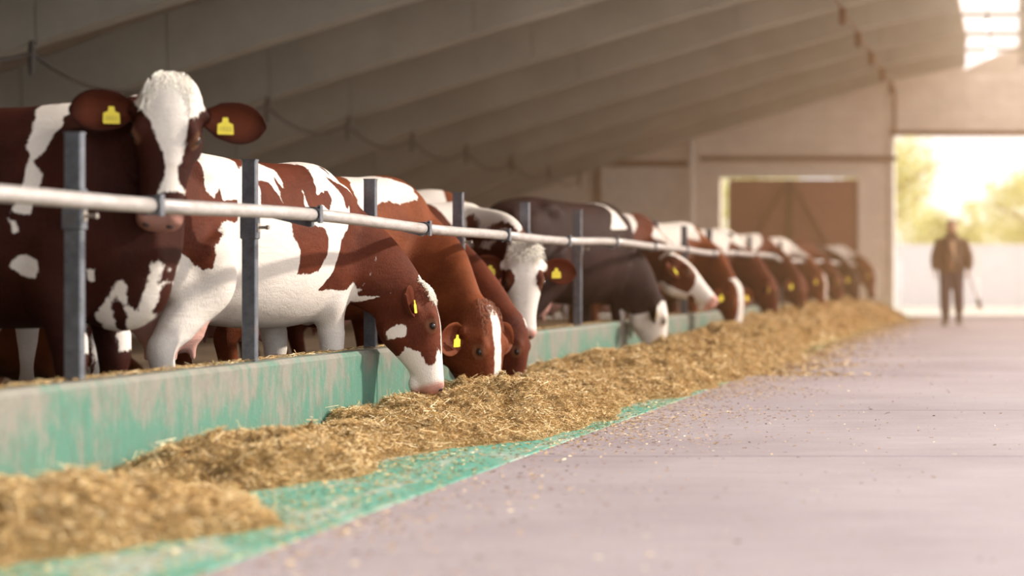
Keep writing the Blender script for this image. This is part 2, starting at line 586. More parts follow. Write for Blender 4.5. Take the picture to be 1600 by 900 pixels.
tag(MB().box(OP0 - 0.05, OP1 + 0.05, END_Y - 0.10, END_Y - 0.02, OPH, OPH + 0.09).build('trim_2', M['rust']), kind='structure')
tag(MB().box(OP0 - 0.06, OP0 + 0.03, END_Y - 0.08, END_Y + 0.3, 0, OPH).build('trim_3', M['white_paint']), kind='structure')
# side hatch left of the door
hatch = tag(empty('door_2', (-7.8, END_Y - 0.03, 0)), kind='structure')
for k in range(9):
    MB().box(-0.88 + k * 0.196 + 0.004, -0.88 + (k + 1) * 0.196 - 0.004, -0.03, 0.0, 0.1, 3.1, 0.004).build('board', M['white_paint'], hatch)
MB().box(-0.98, -0.88, -0.07, 0, 0.0, 3.2).box(-0.98, 0.95, -0.07, 0, 3.1, 3.22).build('door_frame', M['rust'], hatch)
tag(MB().tube([(-6.75, END_Y - 0.25, 0), (-6.75, END_Y - 0.25, roofz(-6.75) + 0.1)], 0.075, 12).build('support_column', M['white_paint'], smooth=True), 'white round support column beside the brown barn door', 'column')

# right-hand low curb
rc = MB().box(2.6, 2.8, 0, END_Y, -0.1, 0.4, 0.01).build('wall_right', M['curb'])
tag(rc, kind='structure')

# ------------------------------------------------------------------ slack cable on hooks, conduit, ridge lamps
cab = empty('slack_cable', (-8.75, 10.7, 2.8))
tag(cab, 'dark cable sagging between hooks along the roof ribs', 'cable')
co = Vector(cab.location)
hooks = [Vector((-8.8, y - 0.17, 2.80)) for y in RIB_Y[5:]]
for p in hooks:
    q = p - co
    MB().tube([q + Vector((0, 0.05, 0.10)), q + Vector((0, 0, 0.10)), q + Vector((0, -0.01, -0.02)), q + Vector((0, -0.01, -0.20))], [0.02, 0.025, 0.035, 0.018], 8).build('hook', M['cable'], cab)
for a, b in zip(hooks[:-1], hooks[1:]):
    sag = 0.20
    pts = [(a.lerp(b, s) - Vector((0, 0, sag * 4 * s * (1 - s))) - co) for s in np.linspace(0, 1, 9)]
    MB().tube(pts, 0.020, 8).build('cable_span', M['cable'], cab, smooth=True)

con = empty('conduit_line', (-2.55, 20, 4.6))
tag(con, 'rusty conduit with junction boxes running under the ribs to the gate', 'conduit')
cy = [16, 18.0, 20.45, 22.9, 25.3, 27.75, 30.2, 32.6, 35.9]
cpts = [Vector((0, y - 20, 0.10)) for y in cy]
MB().tube(cpts, 0.018, 8).build('pipe', M['rust'], con)
for y in RIB_Y[8:]:
    MB().box(-0.05, 0.05, y - 20 - 0.18, y - 20 - 0.08, -0.12, 0.12).build('junction_box', M['rust'], con)
MB().tube([Vector((0, 15.85, 0.1)), Vector((0, 15.85, -0.85))], 0.03, 8).build('drop_pipe', M['rust'], con)

rl_spots = [(19.0, 5.08), (22.0, 5.0), (25.2, 4.92), (28.4, 4.95), (31.6, 4.9)]
lamp_words = ['first', 'second', 'third', 'fourth', 'fifth']
for i, (y, z) in enumerate(rl_spots):
    l = empty('ridge_lamp', (RIDGE + 0.0, y, z))
    tag(l, 'small glowing lamp hanging under the open ridge, %s from the camera' % lamp_words[i], 'lamp', 'lamps under the ridge')
    MB().tube([(0, 0, 0.02), (0, 0, 5.34 - z)], 0.012, 6).build('cord', M['cable'], l)
    MB().tube([(0, 0, 0.05), (0, 0, 0.12)], [0.05, 0.03], 10).build('lamp_holder', M['rust'], l)
    MB().ell((0, 0, 0), (0.05, 0.05, 0.065)).build('bulb', M['lamp'], l, smooth=True)

# ------------------------------------------------------------------ added warm haze in the far half of the barn, imitating lens glare
hz = bpy.data.materials.new('glare_haze')
hz.use_nodes = True
nt_ = hz.node_tree
nt_.nodes.remove(nt_.nodes['Principled BSDF'])
vs_ = nt_.nodes.new('ShaderNodeVolumeScatter')
vs_.inputs['Color'].default_value = (1.0, 0.58, 0.30, 1)
vs_.inputs['Density'].default_value = 0.011
vs_.inputs['Anisotropy'].default_value = 0.45
va_ = nt_.nodes.new('ShaderNodeVolumeAbsorption')
va_.inputs['Color'].default_value = (1.0, 0.58, 0.30, 1)
va_.inputs['Density'].default_value = 0.011
ad_ = nt_.nodes.new('ShaderNodeAddShader')
nt_.links.new(vs_.outputs[0], ad_.inputs[0])
nt_.links.new(va_.outputs[0], ad_.inputs[1])
nt_.links.new(ad_.outputs[0], nt_.nodes['Material Output'].inputs['Volume'])
haze = MB().box(-12.2, 9.0, 11.0, 21.0, -0.01, 9.0).build('glare_haze', hz)
hz2 = hz.copy()
for nd_ in hz2.node_tree.nodes:
    if 'Density' in nd_.inputs: nd_.inputs['Density'].default_value = 0.020
tag(MB().box(-12.2, 9.0, 21.01, END_Y - 0.04, -0.01, 9.0).build('gate_glare_haze', hz2), 'denser warm haze near the gate, added for glare', 'haze', kind='stuff')
tag(haze, 'warm haze around the middle of the cow row, added for glare', 'haze', kind='stuff')
scene.cycles.volume_bounces = 0
# ------------------------------------------------------------------ cows
def ring_se(x, zt, zb, w, mid=0.45, n=24, eu=1.0, el=1.0):
    zm = zb + (zt - zb) * mid
    out = []
    for k in range(n):
        a = 2 * PI * k / n
        c, s = math.cos(a), math.sin(a)
        e = eu if s > 0 else el
        y = w * math.copysign(abs(c) ** e, c)
        z = zm + (zt - zm if s > 0 else zm - zb) * s
        out.append(Vector((x, y, z)))
    return out

TORSO = [(-0.93, 1.28, 1.02, 0.07), (-0.90, 1.335, 0.93, 0.15), (-0.82, 1.375, 0.80, 0.225), (-0.68, 1.40, 0.68, 0.270), (-0.52, 1.425, 0.63, 0.285),
         (-0.34, 1.415, 0.60, 0.305), (-0.10, 1.40, 0.555, 0.345), (0.15, 1.395, 0.535, 0.355), (0.36, 1.40, 0.535, 0.33),
         (0.52, 1.425, 0.55, 0.285), (0.64, 1.415, 0.58, 0.25), (0.78, 1.34, 0.64, 0.205), (0.88, 1.20, 0.74, 0.13)]
HEAD = [(-0.088, -0.055, -0.125, 0.035, .6), (-0.072, -0.022, -0.170, 0.070, .62), (-0.035, 0.012, -0.215, 0.099, .62), (0.02, 0.030, -0.260, 0.113, .62), (0.09, 0.036, -0.295, 0.119, .62), (0.15, 0.034, -0.300, 0.122, .62),
        (0.20, 0.027, -0.288, 0.118, .62), (0.26, 0.012, -0.258, 0.104, .60), (0.33, -0.006, -0.224, 0.088, .56), (0.40, -0.022, -0.198, 0.079, .55),
        (0.455, -0.034, -0.186, 0.083, .5), (0.50, -0.044, -0.178, 0.087, .5), (0.53, -0.058, -0.166, 0.076, .5), (0.548, -0.082, -0.146, 0.045, .5)]


def ear_grid(length, width, nu=12, nv=8):
    """cupped leaf: x along the ear, y across, z = opening side; two skins, closed"""
    front, back = [], []
    for i in range(nu + 1):
        u = i / nu
        hw = width * (0.30 + 0.70 * math.sin(PI * min(1, u * 0.62 + 0.12)) ) * math.sqrt(max(0.012, 1 - max(0, (u - 0.50) / 0.50) ** 2.4))
        if u < 0.25: hw *= 0.62 + 0.38 * u / 0.25
        for k in range(nv + 1):
            v = -1 + 2 * k / nv
            x = length * u
            y = hw * v
            z = -0.55 * hw * (1 - v * v) * (1.25 - 0.5 * u) + 0.012 * math.sin(u * 3)
            front.append(Vector((x, y, z)))
            back.append(Vector((x, y * 1.04, z - 0.010 * (1.05 - abs(v) ** 3) - 0.002)))
    W = nv + 1
    fs = []
    N = len(front)
    for i in range(nu):
        for k in range(nv):
            a = i * W + k
            fs.append((a, a + W, a + W + 1, a + 1))
            fs.append((N + a, N + a + 1, N + a + W + 1, N + a + W))
    for i in range(nu):
        a = i * W; fs.append((a, N + a, N + a + W, a + W))
        a = i * W + nv; fs.append((a, a + W, N + a + W, N + a))
    for k in range(nv):
        fs.append((k, k + 1, N + k + 1, N + k))
        a = nu * W + k; fs.append((a, N + a, N + a + 1, a + 1))
    return front + back, fs, N


def poly_sd(P, poly):
    """signed distance (inside > 0) of points P (n,2) to a polygon"""
    poly = np.asarray(poly, float)
    A = poly; B = np.roll(poly, -1, 0)
    d = np.full(len(P), 1e9)
    inside = np.zeros(len(P), bool)
    for a, b in zip(A, B):
        ab = b - a
        t = np.clip(((P - a) @ ab) / max(ab @ ab, 1e-9), 0, 1)
        d = np.minimum(d, np.linalg.norm(P - (a + t[:, None] * ab), axis=1))
        c = (a[1] > P[:, 1]) != (b[1] > P[:, 1])
        with np.errstate(divide='ignore', invalid='ignore'):
            xi = (b[0] - a[0]) * (P[:, 1] - a[1]) / (b[1] - a[1] if b[1] != a[1] else 1e-9) + a[0]
        inside ^= c & (P[:, 0] < xi)
    return np.where(inside, d, -d)


def coat_material(name, base, dark, white=(0.74, 0.675, 0.63), amp=0.045):
    t = NT(name)
    v = t.coords()
    hair = t.noise(t.coords((110, 110, 36)), 1.6, 4, 0.7, 0.2)
    jag = t.noise(t.coords((26, 26, 11)), 1.0, 5, 0.72)
    big = t.noise(v, 3.5, 4, 0.6)
    brown = t.mix(t.ramp(big, [(0.36, 0), (0.66, 1)]), dark, base)
    brown = t.mix(t.ramp(hair, [(0.35, 0.0), (0.75, 0.45)]), brown, tuple(min(1, x * 1.7) for x in base))
    wh = t.mix(t.ramp(hair, [(0.35, 0.0), (0.7, 0.5)]), white, tuple(x * 0.80 for x in white))
    dirt = t.noise(v, 6, 6, 0.7)
    wh = t.mix(t.ramp(dirt, [(0.58, 0), (0.78, 0.5)]), wh, (0.42, 0.32, 0.20))
    sd = t.math('ADD', t.attr('white'), t.math('MULTIPLY', t.math('SUBTRACT', jag, 0.5), amp))
    c = t.mix(t.maprange(sd, -0.004, 0.004), brown, wh)
    c = t.mix(t.attr('inner'), c, t.mix(big, (0.19, 0.050, 0.022), (0.07, 0.018, 0.010)))
    c = t.mix(t.attr('rim'), c, (0.20, 0.095, 0.055))
    c = t.mix(t.attr('pink'), c, t.mix(big, (0.62, 0.34, 0.29), (0.45, 0.22, 0.18)))
    c = t.mix(t.attr('dirt'), c, (0.20, 0.14, 0.085))
    t.base(c).set(0.60, spec=0.10, sheen=0.0)
    wr = t.noise(t.coords((5, 5, 13)), 1.3, 5, 0.62, 1.2)
    hgt = t.math('ADD', t.math('MULTIPLY', hair, 0.30), t.math('MULTIPLY', wr, 0.45))
    t.bump(hgt, 0.55, 0.022)
    return t.m


def sub_tube(pts, radii, k=5):
    """smooth resample of a limb chain"""
    pts = [Vector(p) for p in pts]
    out, rr = [], []
    for i in range(len(pts) - 1):
        p0, p1, p2, p3 = pts[max(i - 1, 0)], pts[i], pts[i + 1], pts[min(i + 2, len(pts) - 1)]
        for j in range(k):
            s = j / k
            out.append(0.5 * ((2 * p1) + (p2 - p0) * s + (2 * p0 - 5 * p1 + 4 * p2 - p3) * s * s + (3 * p1 - p0 - 3 * p2 + p3) * s ** 3))
            rr.append(radii[i] + (radii[i + 1] - radii[i]) * (s * s * (3 - 2 * s)))
    out.append(pts[-1]); rr.append(radii[-1])
    return out, rr


def text_mesh(s, size, mat):
    cu = bpy.data.curves.new('digits', 'FONT')
    cu.body = s; cu.size = size; cu.align_x = 'CENTER'; cu.align_y = 'CENTER'; cu.extrude = 0.0004
    ob = bpy.data.objects.new('digits_tmp', cu)
    COL.objects.link(ob)
    dg = bpy.context.evaluated_depsgraph_get()
    me = bpy.data.meshes.new_from_object(ob.evaluated_get(dg))
    bpy.data.objects.remove(ob)
    me.materials.clear(); me.materials.append(mat)
    return me


COWS = {}


def make_cow(key, root, phi, scale, poll, d, n, label, mat, coat=(), hscale=1.0, voxel=0.014, lying=False,
             udder=True, ears=(0.0, 0.0), tags=(True, True), numbers=(None, None), forelock=None, splay=0.0, neck_r=1.0,
             cross=0.0, pinkness=1.0, earlen=0.215, nape=(0.045, -0.125)):
    """root: world (x, y) of the cow's middle; phi: heading; poll, d, n: world head pose"""
    cph, sph = math.cos(phi), math.sin(phi)
    loc = Vector((root[0], root[1], -0.02))
    Mroot = Matrix.Translation(loc) @ Matrix.Rotation(phi, 4, 'Z')
    Minv = Mroot.inverted()
    s = scale
    drop = -0.50 * s if lying else 0.0
    # head frame in cow space
    X = (Minv.to_3x3() @ Vector(d)).normalized()
    Zt = (Minv.to_3x3() @ Vector(n))
    Z = (Zt - X * Zt.dot(X)).normalized()
    Y = Z.cross(X)
    P = Minv @ Vector(poll)
    H3 = Matrix((X, Y, Z)).transposed()
    hs = s * hscale
    def hp(p): return P + H3 @ (Vector(p) * hs)
    b = MB()
    rings = []
    for (x, zt, zb, wd) in TORSO:
        rings.append([Vector((q.x * s, q.y * s, q.z * s + drop)) for q in ring_se(x, zt, zb, wd, 0.46, 26, 0.86, 0.92)])
    b.loft(rings)
    # spine, hips, shoulders
    for sy in (-1, 1):
        b.ell((-0.50 * s, sy * 0.20 * s, 1.30 * s + drop), (0.13 * s, 0.065 * s, 0.075 * s))
        b.ell((-0.86 * s, sy * 0.12 * s, 1.22 * s + drop), (0.07 * s, 0.05 * s, 0.09 * s))
        b.ell((0.56 * s, sy * 0.20 * s, 0.98 * s + drop), (0.17 * s, 0.085 * s, 0.34 * s), Matrix.Rotation(R(12), 3, 'Y'))
        b.ell((0.66 * s, sy * 0.16 * s, 0.88 * s + drop), (0.13 * s, 0.08 * s, 0.17 * s))
        b.ell((-0.66 * s, sy * 0.20 * s, 0.98 * s + drop), (0.23 * s, 0.10 * s, 0.32 * s), Matrix.Rotation(R(-14), 3, 'Y'))
    b.ell((0.68 * s, 0, 0.72 * s + drop), (0.20 * s, 0.13 * s, 0.20 * s))   # brisket
    # legs
    feet = []
    if not lying:
        for sy in (-1, 1):
            o = splay * sy
            f = [(0.54, 0.18 * sy, 0.88), (0.515, 0.185 * sy, 0.70), (0.555 + o * .5, 0.175 * sy, 0.56), (0.575 + o * .9, 0.17 * sy, 0.43), (0.57 + o, 0.17 * sy, 0.35), (0.565 + o, 0.17 * sy, 0.24), (0.57 + o, 0.17 * sy, 0.14), (0.60 + o, 0.17 * sy, 0.05)]
            p, r = sub_tube([Vector(q) * s for q in f], [x * s for x in (0.13, 0.105, 0.074, 0.063, 0.050, 0.042, 0.054, 0.052)], 4)
            b.tube(p, r, 12)
            feet.append(Vector((0.62 + o, 0.17 * sy, 0)) * s)
            o = -splay * sy
            h = [(-0.58, 0.19 * sy, 0.98), (-0.50, 0.205 * sy, 0.78), (-0.62 + o * .5, 0.195 * sy, 0.62), (-0.745 + o, 0.18 * sy, 0.49), (-0.745 + o, 0.18 * sy, 0.40), (-0.715 + o, 0.18 * sy, 0.26), (-0.695 + o, 0.18 * sy, 0.14), (-0.66 + o, 0.18 * sy, 0.05)]
            p, r = sub_tube([Vector(q) * s for q in h], [x * s for x in (0.19, 0.155, 0.098, 0.066, 0.056, 0.047, 0.056, 0.054)], 4)
            b.tube(p, r, 12)
            feet.append(Vector((-0.64 + o, 0.18 * sy, 0)) * s)
    else:
        for sy in (-1, 1):
            p, r = sub_tube([Vector(q) * s for q in [(0.5, .24 * sy, .30), (0.62, .28 * sy, .16), (0.86, .22 * sy, .10), (0.66, .16 * sy, .06)]], [.12 * s, .10 * s, .06 * s, .045 * s])
            b.tube(p, r, 10)
            p, r = sub_tube([Vector(q) * s for q in [(-0.6, .24 * sy, .35), (-0.32, .36 * sy, .18), (-0.62, .38 * sy, .09), (-0.30, .36 * sy, .05)]], [.2 * s, .14 * s, .07 * s, .05 * s])
            b.tube(p, r, 10)
    if udder:
        b.ell((-0.46 * s, 0, 0.60 * s + drop), (0.20 * s, 0.15 * s, 0.17 * s))
        if not lying:
            for tx in (-0.53, -0.40):
                for sy in (-1, 1):
                    b.tube([(tx * s, sy * 0.07 * s, 0.50 * s), (tx * s, sy * 0.075 * s, 0.40 * s)], [0.024 * s, 0.015 * s], 8)
    # tail
    tp, tr = sub_tube([Vector(q) * s + Vector((0, 0, drop)) for q in [(-0.80, 0, 1.31), (-0.935, 0, 1.25), (-0.985, 0, 1.10), (-0.975, 0.01, 0.85), (-0.96, 0.01, 0.62)]], [0.045 * s, 0.038 * s, 0.028 * s, 0.020 * s, 0.017 * s])
    b.tube(tp, tr, 8)
    # neck
    B0 = Vector((0.48 * s, 0, 1.08 * s + drop))
    E = hp((nape[0], 0, nape[1]))
    away = (E - B0)
    Ln = away.length
    t0 = (Vector((1.0, 0, 0.10)) * 0.75 + away.normalized() * 0.6).normalized()
    t1 = (away.normalized() * 0.75 + X * 0.65 + (-Z) * cross).normalized()
    side0, side1 = Vector((0, 1, 0)), Y
    rings = []
    NS = 12
    for i in range(NS + 1):
        u = i / NS
        h00, h10, h01, h11 = 2*u**3 - 3*u**2 + 1, u**3 - 2*u**2 + u, -2*u**3 + 3*u**2, u**3 - u**2
        pos = B0 * h00 + t0 * Ln * h10 * 1.0 + E * h01 + t1 * Ln * h11 * 0.9
        tan = (B0 * (6*u*u - 6*u) + t0 * Ln * (3*u*u - 4*u + 1) + E * (6*u - 6*u*u) + t1 * Ln * 0.9 * (3*u*u - 2*u)).normalized()
        sd = side0.lerp(side1, u * u * (3 - 2 * u))
        sd = (sd - tan * sd.dot(tan)).normalized()
        up = tan.cross(sd)
        if up.dot(Vector((0, 0, 1)).lerp(Z, u)) < 0: up = -up
        dep = (0.34 * (1 - u) ** 1.2 + 0.150 * (1 - (1 - u) ** 1.2)) * s * neck_r
        wid = (0.185 * (1 - u) ** 1.1 + 0.092 * (1 - (1 - u) ** 1.1)) * s * neck_r
        lowsag = 1.0 + 0.18 * math.sin(PI * u)
        ring = []
        for k in range(20):
            a = 2 * PI * k / 20
            c_, s_ = math.cos(a), math.sin(a)
            ring.append(pos + sd * (c_ * wid * (0.92 if s_ > 0 else 1.0)) + up * (s_ * dep * (1.0 if s_ > 0 else lowsag)))
        rings.append(ring)
    b.loft(rings)
    # head
    rings = []
    for (x, zt, zb, wd, mid) in HEAD:
        rings.append([hp(q) for q in ring_se(x, zt, zb, wd, mid, 22, 0.78, 0.95)])
    b.loft(rings)
    rot = H3
    for sy in (-1, 1):
        b.ell(hp((0.165, sy * 0.088, 0.000)), (0.048 * hs, 0.030 * hs, 0.028 * hs), rot)       # brow
        b.tube([hp((0.160, sy * 0.102, -0.012)), hp((0.178, sy * 0.112, 0.000)), hp((0.200, sy * 0.111, 0.000)), hp((0.225, sy * 0.100, -0.014))], [0.010 * hs, 0.013 * hs, 0.013 * hs, 0.009 * hs], 8)   # upper lid
        b.tube([hp((0.168, sy * 0.108, -0.040)), hp((0.195, sy * 0.114, -0.050)), hp((0.222, sy * 0.104, -0.040))], [0.009 * hs, 0.012 * hs, 0.009 * hs], 8)   # lower lid
        b.ell(hp((0.165, sy * 0.082, -0.19)), (0.085 * hs, 0.042 * hs, 0.090 * hs), rot)       # cheek
        b.ell(hp((0.505, sy * 0.045, -0.072)), (0.032 * hs, 0.034 * hs, 0.030 * hs), rot)      # nostril wing
        b.ell(hp((-0.02, sy * 0.045, -0.03)), (0.05 * hs, 0.05 * hs, 0.04 * hs), rot)          # poll bumps
    b.ell(hp((0.47, 0, -0.192)), (0.055 * hs, 0.055 * hs, 0.035 * hs), rot)                   # chin
    for sy in (-1, 1):
        b.tube([hp((0.08, sy * 0.08, -0.075)), hp((0.083, sy * 0.148, -0.085))], [0.042 * hs, 0.029 * hs], 10)
    # one continuous skin
    me = b.mesh('cow_raw')
    ob = bpy.data.objects.new('raw', me)
    COL.objects.link(ob)
    md = ob.modifiers.new('r', 'REMESH'); md.mode = 'VOXEL'; md.voxel_size = voxel; md.use_smooth_shade = True
    dg = bpy.context.evaluated_depsgraph_get()
    body = bpy.data.meshes.new_from_object(ob.evaluated_get(dg))
    bpy.data.objects.remove(ob)
    nv = len(body.vertices)
    co = np.empty(nv * 3, np.float32); body.vertices.foreach_get('co', co)
    V = co.reshape(-1, 3).astype(float)
    ed = np.empty(len(body.edges) * 2, np.int32); body.edges.foreach_get('vertices', ed); ed = ed.reshape(-1, 2)
    deg = np.bincount(ed.ravel(), minlength=nv).astype(float)[:, None]
    hl0 = (V - np.array(P)) @ np.array(H3) / hs
    hd = (hl0[:, 0] > 0.0) & (np.abs(hl0[:, 1]) < 0.17) & (hl0[:, 2] > -0.32) & (hl0[:, 2] < 0.10) & (hl0[:, 0] < 0.62)
    lower = V[:, 2] < 0.52 * s + drop
    soft = np.where(hd | lower, 0.0, 1.0)[:, None]
    for it in range(int(34 * (0.014 / voxel) ** 1.5)):
        acc = np.zeros_like(V)
        for ax in range(3):
            acc[:, ax] = np.bincount(ed[:, 0], V[ed[:, 1], ax], nv) + np.bincount(ed[:, 1], V[ed[:, 0], ax], nv)
        wgt = 0.5 if it < 7 * (0.014 / voxel) else 0.5 * soft
        V += (acc / deg - V) * wgt
        if it == 5: soft = soft * 1.0
    ls = np.empty(len(body.polygons), np.int32); body.polygons.foreach_get('loop_total', ls)
    li = np.empty(len(body.loops), np.int32); body.loops.foreach_get('vertex_index', li)
    faces = []
    k0 = 0
    lil = li.tolist()
    for cnt in ls.tolist():
        faces.append(lil[k0:k0 + cnt]); k0 += cnt
    verts = V.tolist()
    inner = [0.0] * nv
    earframes = []
    for i, sy in enumerate((1, -1)):
        ang = ears[i]
        ex = Vector((0.10 + 0.5 * math.sin(ang), sy * 0.95 * math.cos(ang), -0.06)).normalized()   # along the ear (head space)
        ez = Vector((0.25, 0.0, 1.0)); ez = (ez - ex * ez.dot(ex)).normalized()
        ey = ez.cross(ex)
        vs, fs, N = ear_grid(earlen, 0.080)
        base = Vector((0.085, sy * 0.115, -0.078))
        q = [hp(base + ex * p.x + ey * p.y + ez * p.z) for p in vs]
        n0 = len(verts)
        verts += [tuple(p) for p in q]
        faces += [[a + n0 for a in (f if sy > 0 else f)] for f in fs]
        W = 9
        for j in range(len(vs)):
            jj = j % N; u, vv = (jj // W) / 12.0, abs(-1 + 2 * (jj % W) / 8.0)
            inner.append(max(0.0, 0.85 * (1 - vv ** 3) * min(1, (1 - u) * 4)) if j < N else 0.0)
        earframes.append((base, ex, ey, ez, sy))
    fm = bpy.data.meshes.new('body')
    fm.from_pydata(verts, [], faces)
    fm.polygons.foreach_set('use_smooth', [True] * len(fm.polygons))
    fm.materials.append(mat)
    Va = np.array(verts)
    # coat attributes
    hl = (Va - np.array(P)) @ np.array(H3) / hs          # head space
    bl = Va / s                                          # body space
    ishead = (hl[:, 0] > np.where(hl[:, 2] > -0.10, -0.10, -0.03)) & (np.abs(hl[:, 1]) < 0.20) & (hl[:, 2] > -0.36) & (hl[:, 2] < 0.10) & (hl[:, 0] < 0.62)
    # keep the throat with the neck
    wv = np.full(len(Va), -0.3)
    for dom, op, poly in coat:
        if dom == 'B': pts = bl[:, [0, 2]]; msk = ~ishead
        elif dom == 'BR': pts = bl[:, [0, 2]]; msk = ~ishead & (bl[:, 1] < 0.03)
        elif dom == 'T': pts = bl[:, [0, 1]]; msk = ~ishead & (bl[:, 2] > 1.1)
        elif dom == 'F': pts = hl[:, [1, 0]]; msk = ishead & (hl[:, 2] > -0.13)
        elif dom == 'S': pts = hl[:, [0, 2]]; msk = ishead
        elif dom == 'FB': pts = bl[:, [1, 2]]; msk = ~ishead & (bl[:, 0] > 0.35)
        sdv = poly_sd(pts, poly)
        sdv = np.where(msk, sdv, -0.3)
        wv = np.maximum(wv, sdv) if op == 'w' else np.minimum(wv, -sdv)
    isear = np.arange(len(Va)) >= nv
    wv[isear] = -0.3
    pink = np.clip((hl[:, 0] - 0.475) / 0.03, 0, 1) * (np.linalg.norm(hl - np.array([0.49, 0, -0.11]), axis=1) < 0.125) * ishead * pinkness
    if udder:
        ud = np.sqrt(((bl[:, 0] + 0.46) / 0.21) ** 2 + (bl[:, 1] / 0.17) ** 2 + ((bl[:, 2] - 0.555 - drop / s) / 0.19) ** 2)
        pink = np.maximum(pink, np.clip((1.02 - ud) / 0.1, 0, 1) * (bl[:, 2] < 0.66 + drop / s) * 0.9)
    pink[isear] = 0
    dirt = np.clip((0.34 - bl[:, 2]) / 0.3, 0, 0.65) if not lying else np.clip((0.2 - bl[:, 2]) / 0.3, 0, 0.5)
    dirt = dirt * ~ishead
    rim = np.zeros(len(Va))
    for sy in (-1, 1):
        de = np.linalg.norm((hl - np.array([0.197, sy * 0.11, -0.018])) / np.array([1.25, 1.0, 1.0]), axis=1)
        rim = np.maximum(rim, np.clip((0.040 - de) / 0.020, 0, 0.5))
    for nm, arr in (('rim', rim), ('white', wv), ('pink', pink), ('dirt', dirt), ('inner', np.array(inner))):
        at = fm.attributes.new(nm, 'FLOAT', 'POINT')
        at.data.foreach_set('value', np.asarray(arr, np.float32))
    fm.update()
    root_e = empty('cow', loc, phi)
    tag(root_e, label, 'cow', 'cows feeding at the fence')
    link_mesh('body', fm, root_e)
    # eyes, nostrils
    for sy in (-1, 1):
        MB().ell(hp((0.196, sy * 0.1085, -0.016)), (0.0200 * hs, 0.0155 * hs, 0.0155 * hs), rot).build('eye', M['eye'], root_e, True)
        nm = MB().ell(hp((0.530, sy * 0.040, -0.078)), (0.012 * hs, 0.016 * hs, 0.018 * hs), rot).build('nostril', M['nostril'], root_e, True)
    # hooves
    for q in feet:
        hb = MB()
        hb.loft([[(q.x + math.cos(2*PI*k/12) * rx * s - ox * s, q.y + math.sin(2*PI*k/12) * ry * s, q.z + zz * s) for k in range(12)]
                 for zz, rx, ry, ox in ((0.0, 0.078, 0.066, 0), (0.03, 0.074, 0.062, 0.004), (0.085, 0.055, 0.052, 0.02))])
        hb.build('hoof', M['hoof'], root_e, True)
    # tail tuft
    MB().tube([tp[-1] + Vector((0, 0, 0.05)), tp[-1] - Vector((0, 0, 0.06 * s)), tp[-1] - Vector((0.01, 0, 0.16 * s)), tp[-1] - Vector((0.01, 0, 0.26 * s))] if not lying else [tp[-1] + Vector((0, 0, .05)), tp[-1] + Vector((-.05, 0, 0.0))], [0.02, 0.045 * s, 0.04 * s, 0.008] if not lying else [.02, .03], 10).build('tail_tuft', mat, root_e, True)
    # ear tags
    for i, (base, ex, ey, ez, sy) in enumerate(earframes):
        if not tags[i]: continue
        c = hp(base + ex * 0.085 + ez * 0.004)
        down = Vector((0, 0, -1))
        nrm = (H3 @ ez).normalized()
        if nrm.z > 0.9: nrm = (H3 @ ex)
        dn = (down - nrm * down.dot(nrm))
        dn = dn.normalized() if dn.length > 0.2 else (H3 @ ey) * -1
        rt = dn.cross(nrm).normalized()
        c = c + nrm * 0.012
        prof = [(-0.010, -0.016), (0.010, -0.016), (0.013, 0.004), (0.030, 0.012), (0.032, 0.052), (0.028, 0.056), (-0.028, 0.056), (-0.032, 0.052), (-0.030, 0.012), (-0.013, 0.004)]
        r0 = [c + rt * a + dn * bb for a, bb in prof]
        r1 = [p + nrm * 0.003 for p in r0]
        tg = MB().loft([r0, r1]).build('ear_tag', M['yellow_tag'], root_e)
        tg['label'] = 'yellow ear tag'
        if numbers[i]:
            dm = text_mesh(numbers[i], 0.024, M['tag_ink'])
            dob = link_mesh('digits', dm, tg)
            mt = Matrix((-rt if (-rt).cross(-dn).dot(nrm) > 0 else rt, -dn, nrm)).transposed().to_4x4()
            mt.translation = c + dn * 0.033 + nrm * 0.0038
            dob.matrix_local = mt
    # curly forelock
    if forelock:
        cnt, amp_, col, flat = forelock
        r_ = random.Random(len(key) * 17 + cnt)
        fb = MB()
        for _ in range(cnt):
            a = Vector((r_.uniform(-0.075, 0.10 if flat else 0.06), r_.gauss(0, 0.048), 0))
            wm_ = 0.088 * math.sqrt(max(0.03, 1 - (max(0.0, 0.03 - a.x) / 0.115) ** 2)) if a.x < 0.03 else 0.088
            a.y = max(-wm_, min(wm_, a.y))
            a.z = 0.026 - 1.8 * a.y * a.y - (5.5 * (0.02 - a.x) ** 2 if a.x < 0.02 else 0)
            if flat:
                dirv = Vector((0.9, r_.gauss(0, 0.25) + a.y * 2, 0.12 + r_.uniform(0, 0.3))).normalized()
            else:
                dirv = Vector((r_.uniform(-0.6, 0.9), r_.uniform(-0.8, 0.8) + a.y * 6, r_.uniform(0.25, 0.9))).normalized()
            sdv = dirv.cross(Vector((r_.uniform(-1, 1), r_.uniform(-1, 1), r_.uniform(-1, 1)))).normalized()
            sd2 = dirv.cross(sdv)
            L_ = r_.uniform(0.03, 0.055) * amp_
            ph = r_.uniform(0, 6)
            cu_ = 0.003 if flat else 0.009
            pts = []
            for q in range(7):
                u = q / 6
                pts.append(hp(a + dirv * L_ * u + (sdv * math.sin(ph + u * 7) + sd2 * math.cos(ph + u * 7)) * cu_ * amp_ + Vector((0.5, 0, -0.5)) * L_ * u * u * 0.8))
            rr = 0.0014 if flat else 0.0019
            fb.tube(pts, [rr * hs, rr * hs, rr * hs, rr * 0.9 * hs, rr * 0.7 * hs, rr * 0.4 * hs, 0.0005], 4)
        fb.build('forelock', col, root_e, True)
    COWS[key] = (root_e, Mroot, P, H3, hs, s)
    return root_e


